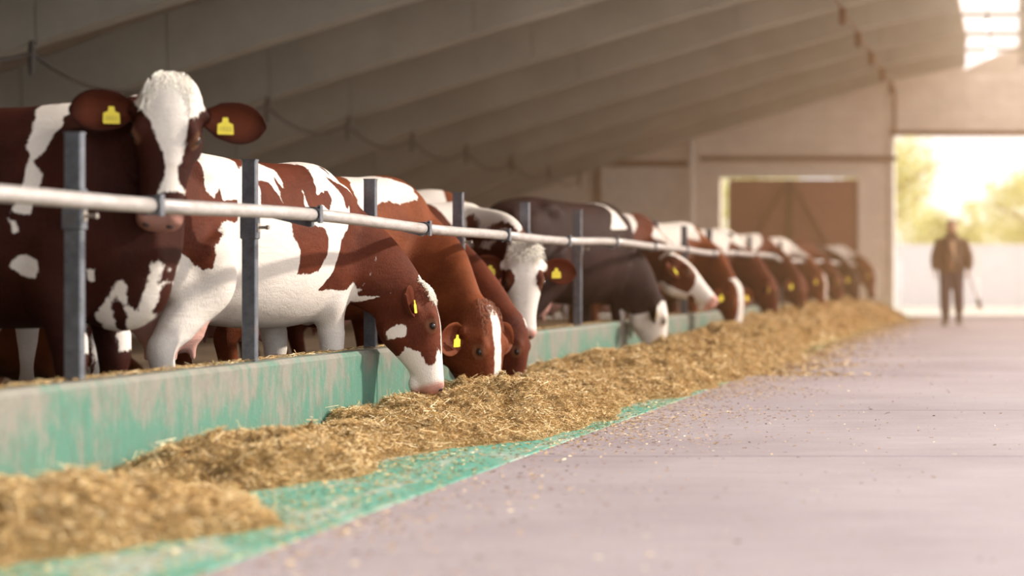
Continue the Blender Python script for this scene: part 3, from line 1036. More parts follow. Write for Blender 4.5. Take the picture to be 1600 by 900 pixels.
M['red'] = coat_material('coat_red_brown', (0.112, 0.026, 0.011), (0.044, 0.010, 0.005))
M['dkred'] = coat_material('coat_dark_brown', (0.040, 0.009, 0.005), (0.018, 0.0045, 0.003))
M['ltred'] = coat_material('coat_chestnut', (0.175, 0.047, 0.016), (0.085, 0.020, 0.008))
M['black'] = coat_material('coat_black_brown', (0.026, 0.010, 0.009), (0.013, 0.006, 0.0055))
M['white_hair'] = plain('white_hair', (0.92, 0.86, 0.78), 0.6)
M['brown_hair'] = plain('brown_hair', (0.25, 0.09, 0.045), 0.6)


# coat patches: plane (B side, T top, F face, S cheek, FB chest), white or brown, outline in cow metres
COAT = {
    'cow1': [
        ('F', 'w', [(-0.164, -0.016), (-0.113, 0.073), (-0.088, 0.104), (-0.051, 0.156), (-0.028, 0.21), (-0.002, 0.268), (0.008, 0.314), (0.008, 0.355), (-0.003, 0.416), (0.092, 0.393), (0.064, 0.37), (0.054, 0.319), (0.064, 0.277), (0.069, 0.223), (0.075, 0.17), (0.077, 0.121), (0.099, 0.103), (0.125, 0.062), (0.122, 0.003), (0.078, -0.048), (0.029, -0.059), (-0.016, -0.075), (-0.065, -0.055), (-0.117, -0.006), (-0.132, 0.03)]),
        ('F', 'b', [(-0.02, -0.1), (-0.05, -0.12), (-0.09, -0.03), (-0.06, -0.03)]),
        ('B', 'w', [(0.576, 1.426), (0.655, 1.453), (0.74, 1.458), (0.74, 1.437), (0.662, 1.435), (0.625, 1.403), (0.529, 1.334), (0.537, 1.262), (0.522, 1.206), (0.489, 1.172), (0.523, 1.117), (0.509, 1.043), (0.485, 0.976), (0.428, 0.975), (0.458, 1.069), (0.467, 1.151), (0.474, 1.185), (0.453, 1.233), (0.452, 1.333), (0.414, 1.4), (0.585, 1.41)]),
        ('B', 'w', [(0.538, 1.392), (0.554, 1.305), (0.531, 1.244), (0.515, 1.269), (0.516, 1.319), (0.523, 1.372)]),
        ('B', 'w', [(0.41, 0.779), (0.44, 0.816), (0.476, 0.828), (0.513, 0.799), (0.513, 0.73), (0.452, 0.746)]),
        ('B', 'w', [(0.415, 0.958), (0.443, 0.946), (0.453, 0.909), (0.435, 0.905)]),
        ('B', 'w', [(0.622, 0.586), (0.687, 0.654), (0.757, 0.734), (0.768, 0.687), (0.747, 0.628), (0.779, 0.611), (0.816, 0.687), (0.844, 0.78), (0.871, 0.81), (0.872, 0.772), (0.852, 0.712), (0.868, 0.721), (0.812, 0.584), (0.761, 0.534), (0.742, 0.491), (0.615, 0.442), (0.608, 0.511), (0.641, 0.551)]),
        ('B', 'b', [(0.697, 0.62), (0.725, 0.679), (0.734, 0.637), (0.747, 0.594), (0.714, 0.533), (0.691, 0.533)]),
        ('B', 'w', [(0.655, 0.767), (0.687, 0.771), (0.673, 0.721), (0.66, 0.721)]),
    ],
    'cow2': [
        ('B', 'w', [(-1.1, 0), (0.62, 0), (0.6, 0.75), (0.7, 1.0), (0.66, 1.5), (-1.1, 1.5)]),
        ('B', 'b', [(-0.565, 1.392), (-0.55, 1.3), (-0.539, 1.208), (-0.498, 1.172), (-0.442, 1.238), (-0.44, 1.17), (-0.344, 1.174), (-0.371, 1.069), (-0.472, 1.066), (-0.543, 1.005), (-0.613, 0.945), (-0.607, 0.844), (-0.646, 0.836), (-0.722, 0.893), (-0.805, 0.958), (-0.763, 1.238)]),
        ('B', 'b', [(-0.201, 1.451), (-0.155, 1.423), (-0.126, 1.429), (-0.108, 1.461), (-0.09, 1.427), (-0.019, 1.379), (-0.142, 1.352), (-0.229, 1.333), (-0.171, 1.378), (-0.191, 1.421)]),
        ('B', 'b', [(0.04, 1.428), (0.131, 1.433), (0.436, 1.39), (0.368, 1.318), (0.297, 1.23), (0.445, 1.266), (0.444, 1.209), (0.366, 1.149), (0.306, 1.174), (0.174, 1.132), (0.163, 1.068), (0.284, 1.053), (0.309, 0.998), (0.285, 0.923), (0.211, 0.83), (0.037, 0.812), (0.042, 0.938), (-0.009, 1.009), (-0.01, 1.072), (-0.104, 1.149), (-0.2, 1.154), (-0.147, 1.28), (-0.072, 1.275), (-0.032, 1.161), (-0.017, 1.26), (0.036, 1.355)]),
        ('B', 'w', [(0.182, 1.252), (0.17, 1.169), (0.191, 1.133), (0.152, 1.122), (0.135, 1.176)]),
        ('B', 'w', [(-0.01, 1.41), (0.075, 1.339), (0.033, 1.254), (0.01, 1.244), (0.006, 1.316)]),
        ('B', 'b', [(0.454, 1.468), (0.52, 1.462), (0.55, 1.415), (0.58, 1.33), (0.583, 1.167), (0.555, 1.175), (0.586, 1.331), (0.598, 1.39), (0.484, 1.422)]),
        ('B', 'b', [(0.508, 1.335), (0.58, 1.31), (0.777, 1.155), (0.598, 0.735), (0.264, 0.738), (0.365, 0.831), (0.475, 1.001), (0.554, 1.06), (0.591, 1.167)]),
        ('B', 'w', [(0.503, 0.642), (0.514, 0.7), (0.564, 0.778), (0.604, 0.738), (0.607, 0.689), (0.534, 0.641), (0.568, 0.542), (0.535, 0.513)]),
        ('B', 'w', [(0.687, 0.718), (0.701, 0.698), (0.537, 0.705), (0.56, 0.671), (0.693, 0.679)]),
        ('S', 'w', [(0.22, -0.315), (0.299, -0.252), (0.292, -0.21), (0.261, -0.181), (0.312, -0.118), (0.368, -0.105), (0.404, -0.086), (0.384, -0.049), (0.308, -0.023), (0.349, -0.021), (0.49, 0.027), (0.589, -0.022), (0.58, -0.118), (0.483, -0.227), (0.35, -0.287)]),
        ('S', 'w', [(0.158, -0.252), (0.137, -0.173), (0.162, -0.142), (0.212, -0.161), (0.209, -0.223), (0.198, -0.255)]),
        ('F', 'w', [(-0.03, -0.1), (0.04, -0.1), (0.03, 0.1), (0.035, 0.35), (0.09, 0.42), (0.09, 0.6), (-0.09, 0.6), (-0.09, 0.42), (-0.03, 0.35), (-0.03, 0.1)]),
    ],
    'cow3': [
        ('B', 'w', [(0.01, 1.531), (0.14, 1.515), (0.265, 1.472), (0.367, 1.428), (0.667, 1.348), (0.586, 1.265), (0.433, 1.232), (0.345, 1.25), (0.247, 1.23), (0.104, 1.161), (0.078, 1.223), (0.096, 1.319), (0.179, 1.4), (0.141, 1.388), (0.111, 1.44)]),
        ('F', 'w', [(-0.03, -0.03), (0.03, -0.03), (0.04, 0.05), (0.02, 0.15), (0.025, 0.3), (0.03, 0.44), (-0.025, 0.44), (-0.03, 0.3), (-0.035, 0.15)]),
    ],
    'cow4': [
        ('F', 'w', [(0.0, -0.02), (0.03, -0.02), (0.02, 0.05), (0.0, 0.06)]),
    ],
    'cow5': [
        ('B', 'w', [(0.053, 1.558), (0.305, 1.582), (0.458, 1.55), (0.576, 1.483), (0.665, 1.384), (0.734, 1.286), (0.46, 1.131), (0.488, 1.164), (0.503, 1.202), (0.529, 1.321), (0.483, 1.288), (0.473, 1.17), (0.37, 1.219), (0.285, 1.388), (0.114, 1.527)]),
        ('B', 'w', [(0.457, 1.104), (0.483, 1.103), (0.484, 1.054), (0.467, 1.038)]),
        ('F', 'w', [(-0.14, -0.13), (0.14, -0.13), (0.14, 0.6), (-0.14, 0.6)]),
        ('S', 'w', [(0.1, 0.1), (0.6, 0.1), (0.6, -0.4), (0.24, -0.4), (0.2, -0.15)]),
        ('F', 'b', [(0.062, 0.17), (0.085, 0.125), (0.14, 0.11), (0.15, 0.25), (0.1, 0.255), (0.068, 0.22)]),
        ('F', 'b', [(-0.062, 0.17), (-0.085, 0.125), (-0.14, 0.11), (-0.15, 0.25), (-0.1, 0.255), (-0.068, 0.22)]),
    ],
    'cow5b': [
        ('B', 'w', [(0.4, 1.3), (0.6, 1.3), (0.6, 1.6), (0.4, 1.6)]),
    ],
    'cow6': [
        ('B', 'w', [(0.308, 1.454), (0.399, 1.419), (0.503, 1.319), (0.566, 1.189), (0.547, 1.18), (0.237, 1.172), (0.426, 1.317), (0.415, 1.374)]),
        ('S', 'w', [(0.08, 0.2), (0.7, 0.2), (0.7, -0.4), (0.0, -0.4), (0.1, -0.25), (0.1, -0.1), (0.02, 0.0)]),
    ],
    'cow7': [
        ('F', 'w', [(-0.07, -0.13), (0.07, -0.13), (0.06, 0.1), (0.05, 0.25), (0.12, 0.36), (0.12, 0.6), (-0.12, 0.6), (-0.12, 0.36), (-0.05, 0.25), (-0.06, 0.1)]),
        ('S', 'w', [(0.34, 0.1), (0.6, 0.1), (0.6, -0.4), (0.0, -0.4), (0.05, -0.23), (0.2, -0.2), (0.3, -0.17), (0.33, -0.1), (0.26, 0.0)]),
        ('S', 'b', [(0.32, -0.17), (0.36, -0.15), (0.4, -0.18), (0.36, -0.23), (0.32, -0.21)]),
        ('B', 'w', [(-0.1, 1.25), (0.1, 1.15), (0.2, 1.28), (0.35, 1.2), (0.45, 1.3), (0.5, 1.6), (-0.2, 1.6)]),
        ('B', 'w', [(0.55, 0.95), (0.65, 1.05), (0.72, 1.2), (0.66, 1.3), (0.58, 1.2)]),
        ('B', 'w', [(-0.9, 0.8), (-0.5, 0.75), (-0.2, 0.9), (-0.3, 1.2), (-0.6, 1.6), (-1, 1.6)]),
    ],
    'cow8': [
        ('F', 'w', [(-0.05, -0.1), (0.05, -0.1), (0.035, 0.1), (0.04, 0.3), (0.09, 0.45), (0.09, 0.6), (-0.09, 0.6), (-0.09, 0.45), (-0.04, 0.3), (-0.04, 0.1)]),
        ('B', 'w', [(-1, 1.15), (-0.5, 1.2), (-0.35, 1.05), (-0.2, 1.2), (0.1, 1.25), (0.25, 1.1), (0.4, 1.25), (0.6, 1.2), (0.7, 1.6), (-1, 1.6)]),
    ],
    'cow9': [
        ('B', 'w', [(-0.2, 1.2), (0.1, 1.1), (0.2, 1.22), (0.4, 1.1), (0.5, 1.25), (0.7, 1.15), (0.8, 1.6), (-0.3, 1.6)]),
    ],
    'cow10': [
        ('B', 'w', [(0.0, 1.25), (0.3, 1.15), (0.5, 1.28), (0.6, 1.6), (0.0, 1.6)]),
    ],
    'cow11': [
        ('B', 'w', [(-0.3, 1.2), (0.3, 1.2), (0.6, 1.1), (0.7, 1.25), (0.7, 1.6), (-0.3, 1.6)]),
        ('F', 'w', [(-0.04, 0), (0.04, 0), (0.04, 0.4), (-0.04, 0.4)]),
    ],
    'cow12': [
        ('B', 'w', [(-0.5, 1.0), (0.0, 1.1), (0.3, 1.3), (0.3, 1.6), (-0.5, 1.6)]),
    ],
    'cow14': [
        ('B', 'w', [(0.1, 1.0), (0.5, 1.1), (0.7, 1.3), (0.3, 1.6), (0.0, 1.6)]),
        ('F', 'w', [(-0.05, 0), (0.05, 0), (0.06, 0.6), (-0.06, 0.6)]),
    ],
    'cow15': [
        ('B', 'w', [(-0.6, 0.1), (0.0, 0.2), (0.2, 0.5), (-0.2, 0.6), (-0.5, 0.4)]),
    ],
    'cow16': [
        ('B', 'w', [(-1, 0), (1, 0), (1, 0.8), (0.3, 0.9), (-1, 0.85)]),
    ],
}


# poll positions and head axes in metres in the barn
make_cow('cow1', (-4.62, 7.42), R(2), 1.11, (-3.53, 7.20, 1.59), (0.0, -0.20, -0.97), (0.38, -0.90, 0.20),
         'dark brown cow looking straight at the camera over the rail, white blaze', M['dkred'], COAT.get('cow1', ()), hscale=0.97, voxel=0.011,
         ears=(-0.08, -0.05), nape=(0.14, -0.20), pinkness=0.6, earlen=0.235, numbers=('1522', '2021'), forelock=(800, 0.5, M['white_hair'], True), udder=False)
make_cow('cow2', (-4.02, 8.86), R(78), 1.02, (-3.29, 9.60, 0.715), (0.30, -0.02, -0.95), (0.86, 0.30, 0.25),
         'red and white patched cow reaching down to hay, nearest full flank, white muzzle', M['red'], COAT.get('cow2', ()), hscale=1.0, voxel=0.011, ears=(-0.75, -0.75), forelock=(380, 0.9, M['white_hair'], False), cross=0.2)
make_cow('cow3', (-4.24, 10.38), R(65), 1.03, (-3.20, 10.45, 0.59), (0.17, -0.04, -0.97), (0.90, -0.26, 0.18),
         'chestnut cow with white saddle patch and narrow white blaze, nose in the hay', M['ltred'], COAT.get('cow3', ()), hscale=1.17, voxel=0.012, ears=(0.5, 0.3), forelock=(420, 0.45, M['brown_hair'], True))
make_cow('cow4', (-4.75, 11.25), R(40), 1.0, (-3.22, 11.2, 0.52), (0.10, 0.02, -0.97), (0.90, 0.0, 0.2),
         'plain brown cow whose bowed head is mostly hidden behind the chestnut one', M['red'], COAT.get('cow4', ()), ears=(0.3, 0.3), tags=(True, False))
make_cow('cow5', (-4.60, 12.65), R(42), 0.98, (-3.42, 12.0, 0.985), (0.06, -0.22, -0.97), (0.38, -0.89, 0.22),
         'cow with curly white face and brown eye patches looking out under the rail', M['red'], COAT.get('cow5', ()), hscale=1.14, voxel=0.012,
         ears=(0.15, 0.05), numbers=(None, '1627'), forelock=(520, 1.1, M['white_hair'], False))
make_cow('cow5b', (-5.15, 13.45), R(30), 1.07, (-3.95, 13.75, 0.85), (0.2, 0.1, -0.97), (0.8, 0.2, 0.3),
         'brown cow standing behind the white-faced one, only its back showing', M['ltred'], COAT.get('cow5b', ()), tags=(False, False))
make_cow('cow6', (-3.98, 15.15), R(72), 1.06, (-3.24, 15.7, 0.60), (0.16, -0.02, -0.96), (0.86, 0.25, 0.2),
         'black-brown cow with white face feeding from the hay', M['black'], COAT.get('cow6', ()), ears=(0.5, 0.5))
make_cow('cow7', (-4.22, 16.85), R(50), 1.03, (-3.32, 16.75, 1.0), (0.74, -0.06, -0.60), (0.62, 0.0, 0.76),
         'cow in profile with white forehead and muzzle, brown cheek, head raised', M['red'], COAT.get('cow7', ()), hscale=1.08, ears=(0.2, 0.2))
make_cow('cow8', (-4.17, 19.1), R(50), 1.02, (-3.06, 18.9, 0.70), (0.12, -0.1, -0.96), (0.80, -0.5, 0.2),
         'chestnut cow with white stripe down its face, head bowed to the hay', M['ltred'], COAT.get('cow8', ()))
make_cow('cow9', (-4.15, 21.6), R(50), 1.02, (-3.06, 21.6, 0.77), (0.22, 0.0, -0.95), (0.85, 0.1, 0.2),
         'plain dark red cow bowing right of the white-striped one', M['red'], COAT.get('cow9', ()), pinkness=0.3)
far = [('cow10', 24.1, -3.02, 0.80, 'red cow with pale back, first in the blurred far cluster'), ('cow11', 26.4, -2.98, 0.85, 'red cow with white back stripe, second in the blurred far cluster'),
       ('cow12', 28.6, -2.95, 0.82, 'red cow, third in the blurred far cluster'), ('cow13', 30.7, -2.88, 0.88, 'brown cow next to last at the far end of the fence'),
       ('cow14', 33.0, -2.75, 0.95, 'brown and white cow, last one at the far end of the fence')]
for i, (k, y, x, z, lab) in enumerate(far):
    make_cow(k, (x - 1.10, y + 0.1), R(45 + 8 * (i % 2)), 1.02, (x, y, z), (0.2, -0.1, -0.95), (0.82, -0.3 + 0.2 * (i % 3), 0.2), lab,
             (M['red'], M['ltred'], M['red'], M['dkred'], M['ltred'])[i], COAT.get(k, ()), voxel=0.020, pinkness=0.4)
make_cow('cow15', (-7.4, 12.9), R(-20), 1.0, (-6.45, 12.2, 0.98), (0.7, -0.5, -0.5), (0.4, -0.3, 0.8),
         'reddish cow lying on the dark bedding behind the nearest post', M['ltred'], COAT.get('cow15', ()), lying=True, voxel=0.018, tags=(False, False))
make_cow('cow16', (-6.3, 10.2), R(95), 1.0, (-6.3, 11.6, 0.9), (0.1, 0.3, -0.9), (0.1, 0.9, 0.3),
         'pale cow deep in the pen, only legs showing under the patched flank', M['red'], COAT.get('cow16', ()), voxel=0.018, tags=(False, False))

# ------------------------------------------------------------------ hay along the curb
def interp(x, xs, ys_): return np.interp(x, xs, ys_)
OUT_Y = [3.0, 4.8, 5.15, 5.55, 5.95, 6.4, 6.95, 7.6, 8.0, 8.5, 9.2, 9.8, 10.4, 10.9, 11.6, 12.6, 13.8, 15.0, 17.0, 19.3, 23, 28, 33, 35.5]
OUT_L = [2.85, 2.80, 2.60, 2.40, 2.62, 2.86, 2.66, 2.72, 2.62, 2.34, 2.24, 2.26, 2.42, 2.40, 2.24, 2.22, 2.12, 2.2, 2.16, 2.35, 2.3, 2.25, 2.15, 2.3]
TOP_Y = [3.0, 5.0, 5.4, 5.9, 6.45, 6.75, 7.2, 7.8, 8.6, 9.1, 9.6, 10.3, 10.8, 11.4, 12.1, 13.0, 14.2, 15.5, 17.5, 20, 25, 30, 34, 35.6]
TOP_H = [0.17, 0.18, 0.14, 0.09, 0.008, 0.09, 0.12, 0.08, 0.07, 0.12, 0.15, 0.17, 0.14, 0.12, 0.17, 0.19, 0.19, 0.20, 0.25, 0.29, 0.34, 0.36, 0.28, 0.05]
PEAK = [(9.6, 2.8, 0.30, 0.4, 0.03), (7.0, 3.0, 0.28, 0.28, 0.04), (12.7, 2.9, 0.4, 0.6, 0.05)]
def hay_h(L, Y):
    """height of the hay surface L metres left of the camera axis, Y metres ahead"""
    Lo = interp(Y, OUT_Y, OUT_L)
    T = interp(Y, TOP_Y, TOP_H)
    u = (L - Lo) / np.maximum(0.2, 3.54 - Lo)
    prof = np.where(u < 0.62, np.sin(np.clip(u / 0.62, 0, 1) * PI / 2) ** 0.85, 1 - 0.55 * np.clip((u - 0.62) / 0.38, 0, 1) ** 1.6)
    h = T * np.where(u > 0, prof, 0)
    for (py, pl, sy, sl, a) in PEAK:
        h = h + a * np.exp(-((Y - py) / sy) ** 2 - ((L - pl) / sl) ** 2) * (u > 0)
    return h, u
def fbm(L, Y, sc, oct_=4):
    out = np.empty(L.shape)
    Lf, Yf, o = L.ravel(), Y.ravel(), out.ravel()
    for i in range(len(Lf)):
        o[i] = mnoise.fractal(Vector((Lf[i] * sc, Yf[i] * sc, 3.1)), 0.9, 2.1, oct_)
    return o.reshape(L.shape)
yv = np.concatenate([np.arange(3.2, 14, 0.022), np.arange(14, 22, 0.05), np.arange(22, 35.7, 0.12)])
lv = np.linspace(2.0, 3.56, 74)
LL, YY = np.meshgrid(lv, yv)
LE = LL + 0.10 * fbm(LL, YY, 1.9, 3)
hh, uu = hay_h(LE, YY)
cl = fbm(LL, YY, 5.0, 4)
fn = fbm(LL, YY, 19.0, 3)
act = np.clip(hh / 0.06, 0, 1)
HZ = hh * (1 + 0.24 * cl) + act * (0.034 * cl + 0.030 * fn + 0.012 * np.abs(fn))
HZ = np.where(uu > 0.0, HZ, -0.03)
HZ = np.clip(HZ, -0.03, 0.46)
nY, nL = HZ.shape
verts = np.stack([-LL, YY, HZ], -1).reshape(-1, 3)
idx = np.arange(nY * nL).reshape(nY, nL)
q = np.stack([idx[:-1, :-1], idx[1:, :-1], idx[1:, 1:], idx[:-1, 1:]], -1).reshape(-1, 4)
keep = (HZ.reshape(-1)[q] > -0.025).any(1)
q = q[keep]
used = np.unique(q)
remap = np.full(nY * nL, -1); remap[used] = np.arange(len(used))
hm = bpy.data.meshes.new('hay_heap')
hm.from_pydata(verts[used].tolist(), [], remap[q].tolist())
hm.polygons.foreach_set('use_smooth', [True] * len(hm.polygons))
hm.materials.append(M['straw_base'])
hay = empty('hay_row', (-2.9, 9, 0))
tag(hay, 'long golden row of chopped hay heaped along the turquoise curb', 'hay', kind='stuff')
ho = link_mesh('hay_heap', hm, hay, (2.9, -9, 0))
tag(ho, kind='stuff')
def hz_at(L, Y):
    iy = np.clip(np.searchsorted(yv, Y) - 1, 0, nY - 2)
    fl = (L - lv[0]) / (lv[1] - lv[0])
    il = np.clip(fl.astype(int), 0, nL - 2)
    a, b_ = np.clip((Y - yv[iy]) / (yv[iy + 1] - yv[iy]), 0, 1), np.clip(fl - il, 0, 1)
    return (HZ[iy, il] * (1 - b_) + HZ[iy, il + 1] * b_) * (1 - a) + (HZ[iy + 1, il] * (1 - b_) + HZ[iy + 1, il + 1] * b_) * a
def strands(n, y0, y1, lmin, lmax, wmin, wmax, flat=0.6, lift=0.012, Lr=(2.05, 3.53), on_hay=True, power=1.0, tint=(0.50, 0.30)):
    Y = y0 + (y1 - y0) * nrng.random(n) ** power
    L = nrng.uniform(Lr[0], Lr[1], n)
    if on_hay:
        z = hz_at(L, Y); ok = z > 0.004
        Y, L, z = Y[ok], L[ok], z[ok]
    else:
        z = np.zeros(n)
    n = len(Y)
    az = nrng.uniform(0, 2 * PI, n)
    el = nrng.normal(0, 0.45, n) * flat + (0.12 if on_hay else 0.0)
    ln = nrng.uniform(lmin, lmax, n); wd = nrng.uniform(wmin, wmax, n)
    dirv = np.stack([np.cos(az) * np.cos(el), np.sin(az) * np.cos(el), np.sin(el)], 1)
    roll = nrng.normal(0, 0.7, n)
    sidev = np.stack([-np.sin(az), np.cos(az), np.zeros(n)], 1) * np.cos(roll)[:, None] + np.array([0, 0, 1.0]) * np.sin(roll)[:, None]
    c = np.stack([-L, Y, z + nrng.uniform(0.0, lift, n) + (0.002 if not on_hay else 0)], 1)
    if not on_hay:
        c[:, 2] = 0.003 + np.abs(dirv[:, 2]) * ln / 2
    a, b2 = c - dirv * ln[:, None] / 2, c + dirv * ln[:, None] / 2
    s_ = sidev * wd[:, None] / 2
    V = np.stack([a - s_, b2 - s_ * 0.7, b2 + s_ * 0.7, a + s_], 1)
    tn = nrng.normal(tint[0], tint[1], n)
    if on_hay:
        iy = np.clip(np.searchsorted(yv, Y) - 1, 0, nY - 1); il = np.clip(((L - lv[0]) / (lv[1] - lv[0])).astype(int), 0, nL - 1)
        tn = tn + 0.30 * fn[iy, il] + 0.16 * cl[iy, il]  # hollows tinted darker: clump shade put into the straw colour
    tn = np.clip(tn, 0, 1)
    return V, tn
sets = [strands(280000, 4.2, 13.0, 0.010, 0.034, 0.0018, 0.0042, 0.75, 0.020), strands(9000, 4.5, 13.0, 0.05, 0.11, 0.002, 0.0035, 0.9, 0.03, tint=(0.7, 0.2)),
        strands(80000, 13.0, 20.0, 0.02, 0.055, 0.004, 0.007, 0.9, 0.02), strands(50000, 20.0, 35.5, 0.04, 0.09, 0.007, 0.012, 0.9, 0.03)]
V = np.concatenate([x[0] for x in sets]); T = np.concatenate([x[1] for x in sets])
so = link_mesh('hay_straws', quads_mesh('hay_straws', V, M['straw'], T), hay, (2.9, -9, 0))
tag(so, kind='stuff')
# loose litter on the floor, thinning out away from the row
def litter(n, y0, y1, spread, lmin, lmax, wmin, wmax):
    V, tn = strands(n, y0, y1, lmin, lmax, wmin, wmax, 0.25, 0.0, (0, 1), False, 1.3, (0.42, 0.28))
    Y = V[:, :, 1].mean(1)
    Lc = -V[:, :, 0].mean(1)
    Lo = interp(Y, OUT_Y, OUT_L)
    target = Lo + 0.12 - np.abs(nrng.normal(0, spread, len(Y))) * (0.7 + 0.6 * np.sin(Y * 1.7) ** 2)
    V[:, :, 0] += (Lc - target)[:, None]
    return V, tn
ls_ = [litter(15000, 4.3, 16, 0.42, 0.006, 0.026, 0.002, 0.005), litter(9000, 14, 34, 0.35, 0.02, 0.06, 0.006, 0.012), litter(2600, 4.3, 20, 1.3, 0.006, 0.022, 0.002, 0.006)]
V = np.concatenate([x[0] for x in ls_]); T = np.concatenate([x[1] for x in ls_])
lo_ = link_mesh('straw_litter', quads_mesh('straw_litter', V, M['straw'], T))
tag(lo_, 'loose bits of chopped straw strewn over the aisle floor', 'straw', kind='stuff')
# crumbs on top of the curb
V, tn = strands(5000, 5.0, 20, 0.008, 0.05, 0.002, 0.004, 0.3, 0, (3.60, 3.73), False, 1.5)
V[:, :, 2] += 0.402
lo2 = link_mesh('curb_straw', quads_mesh('curb_straw', V, M['straw'], tn))
tag(lo2, 'dry straw crumbs lying along the top of the curb', 'straw', kind='stuff')

# ------------------------------------------------------------------ person walking in the gateway
def remesh_obj(mb, name, mat, parent, voxel, smooth=4):
    me = mb.mesh('raw')
    ob = bpy.data.objects.new('raw', me); COL.objects.link(ob)
    md = ob.modifiers.new('r', 'REMESH'); md.mode = 'VOXEL'; md.voxel_size = voxel; md.use_smooth_shade = True
    sm = ob.modifiers.new('s', 'SMOOTH'); sm.factor = 0.5; sm.iterations = smooth
    dg = bpy.context.evaluated_depsgraph_get()
    res = bpy.data.meshes.new_from_object(ob.evaluated_get(dg))
    bpy.data.objects.remove(ob)
    res.materials.clear(); res.materials.append(mat)
    return link_mesh(name, res, parent)
M['skin'] = plain('skin', (0.42, 0.22, 0.14), 0.55)
M['hair'] = plain('dark_hair', (0.03, 0.018, 0.012), 0.6)
M['jacket'] = plain('brown_work_jacket', (0.13, 0.075, 0.045), 0.8, var=0.2, bump=0.2)
M['shirt'] = plain('tan_shirt', (0.36, 0.22, 0.13), 0.8)
M['trousers'] = plain('dark_trousers', (0.085, 0.055, 0.065), 0.85)
M['boots'] = plain('dark_boots', (0.05, 0.025, 0.015), 0.5)
M['handle'] = plain('wooden_handle', (0.22, 0.12, 0.07), 0.6)
man = empty('person', (-1.10, 28.8, 0), R(0))     # faces the camera (-Y)
tag(man, 'person in a brown jacket and dark trousers walking in the bright gateway', 'person')
# body: head, neck, torso, arms, legs, hands in one skin; x = picture right, -y = forward
b = MB()
b.loft([[(x0 + wx * math.cos(2*PI*k/18), y0 + wy * math.sin(2*PI*k/18), z) for k in range(18)] for z, x0, wx, y0, wy in
        ((0.84, 0, .13, 0, .10), (0.95, 0, .165, 0, .115), (1.08, 0, .15, 0, .10), (1.25, 0, .175, 0, .115), (1.38, 0, .185, 0, .11), (1.46, 0, .14, .01, .08), (1.50, 0, .07, .01, .065), (1.58, 0, .055, .0, .06))])
hz0 = 1.52
b.loft([[(wx * math.cos(2*PI*k/18), y0 + wy * math.sin(2*PI*k/18), hz0 + z) for k in range(18)] for z, wx, y0, wy in
        ((0.0, .035, -.03, .045), (.03, .055, -.03, .075), (.07, .066, -.02, .09), (.12, .074, -.005, .098), (.17, .074, 0.0, .098), (.205, .060, .005, .08), (.228, .03, .005, .04))])
b.ell((0, -.105, hz0 + .095), (.014, .022, .022)); b.ell((0, -.112, hz0 + .085), (.017, .014, .011))      # nose
b.ell((0, -.096, hz0 + .048), (.026, .012, .008))                                                      # lips
b.ell((0, -.085, hz0 + .015), (.025, .02, .016))                                                       # chin
for sx in (-1, 1):
    b.ell((sx * .077, .01, hz0 + .10), (.012, .022, .032))                                             # ear
    b.ell((sx * .03, -.088, hz0 + .128), (.02, .014, .008))                                            # brow
def hand(b, wrist, fdir, palm_n, sx, curl):
    w_, f_, n_ = Vector(wrist), Vector(fdir).normalized(), Vector(palm_n).normalized()
    s_ = f_.cross(n_).normalized()
    b.ell(w_ + f_ * .045, (.012, .012, .012))
    rot = Matrix((s_, f_, n_)).transposed()
    b.ell(w_ + f_ * .05, (.040, .052, .018), rot)
    for i, (off, ln) in enumerate(((-.030, .068), (-.010, .078), (.010, .072), (.029, .056))):
        p0 = w_ + f_ * .085 + s_ * off
        p1 = p0 + (f_ * math.cos(curl) + n_ * math.sin(curl)) * ln * .5
        p2 = p1 + (f_ * math.cos(2.2 * curl) + n_ * math.sin(2.2 * curl)) * ln * .5
        b.tube([p0, p1, p2], [.0095, .009, .0075], 8)
    t0 = w_ + f_ * .03 - s_ * .035
    b.tube([t0, t0 + (f_ * .7 - s_ * .5 + n_ * .35).normalized() * .035, t0 + (f_ * .9 - s_ * .1 + n_ * .6).normalized() * .068], [.013, .011, .009], 8)
ARM = {-1: [(-.19, 0, 1.42), (-.26, .0, 1.15), (-.27, -.05, .90)], 1: [(.19, 0, 1.42), (.27, .03, 1.15), (.29, -.02, .91)]}
for sx in (-1, 1):
    p, r = sub_tube(ARM[sx], [.062, .046, .032], 5)
    b.tube(p, r, 12)
hand(b, (-.27, -.055, .89), (0.0, -.12, -1), (.9, 0, 0.1), -1, .35)
hand(b, (.29, -.025, .90), (0.05, -.15, -1), (-.9, 0, 0.1), 1, 1.0)
LEG = {-1: [(-.095, 0, .90), (-.105, -.04, .50), (-.10, .03, .09)], 1: [(.095, 0, .90), (.11, .01, .50), (.12, .12, .13)]}
for sx in (-1, 1):
    p, r = sub_tube(LEG[sx], [.10, .062, .042], 6)
    b.tube(p, r, 12)
body = remesh_obj(b, 'body', M['skin'], man, 0.009, 2)
for sx in (-1, 1):
    MB().ell((sx * .03, -.092, hz0 + .112), (.011, .006, .006)).build('eye', M['eye'], man, True)
h = MB()
h.ell((0, .014, hz0 + .160), (.082, .104, .080)); h.ell((0, .045, hz0 + .10), (.078, .07, .075))
hr = remesh_obj(h, 'hair', M['hair'], man, 0.012, 3)
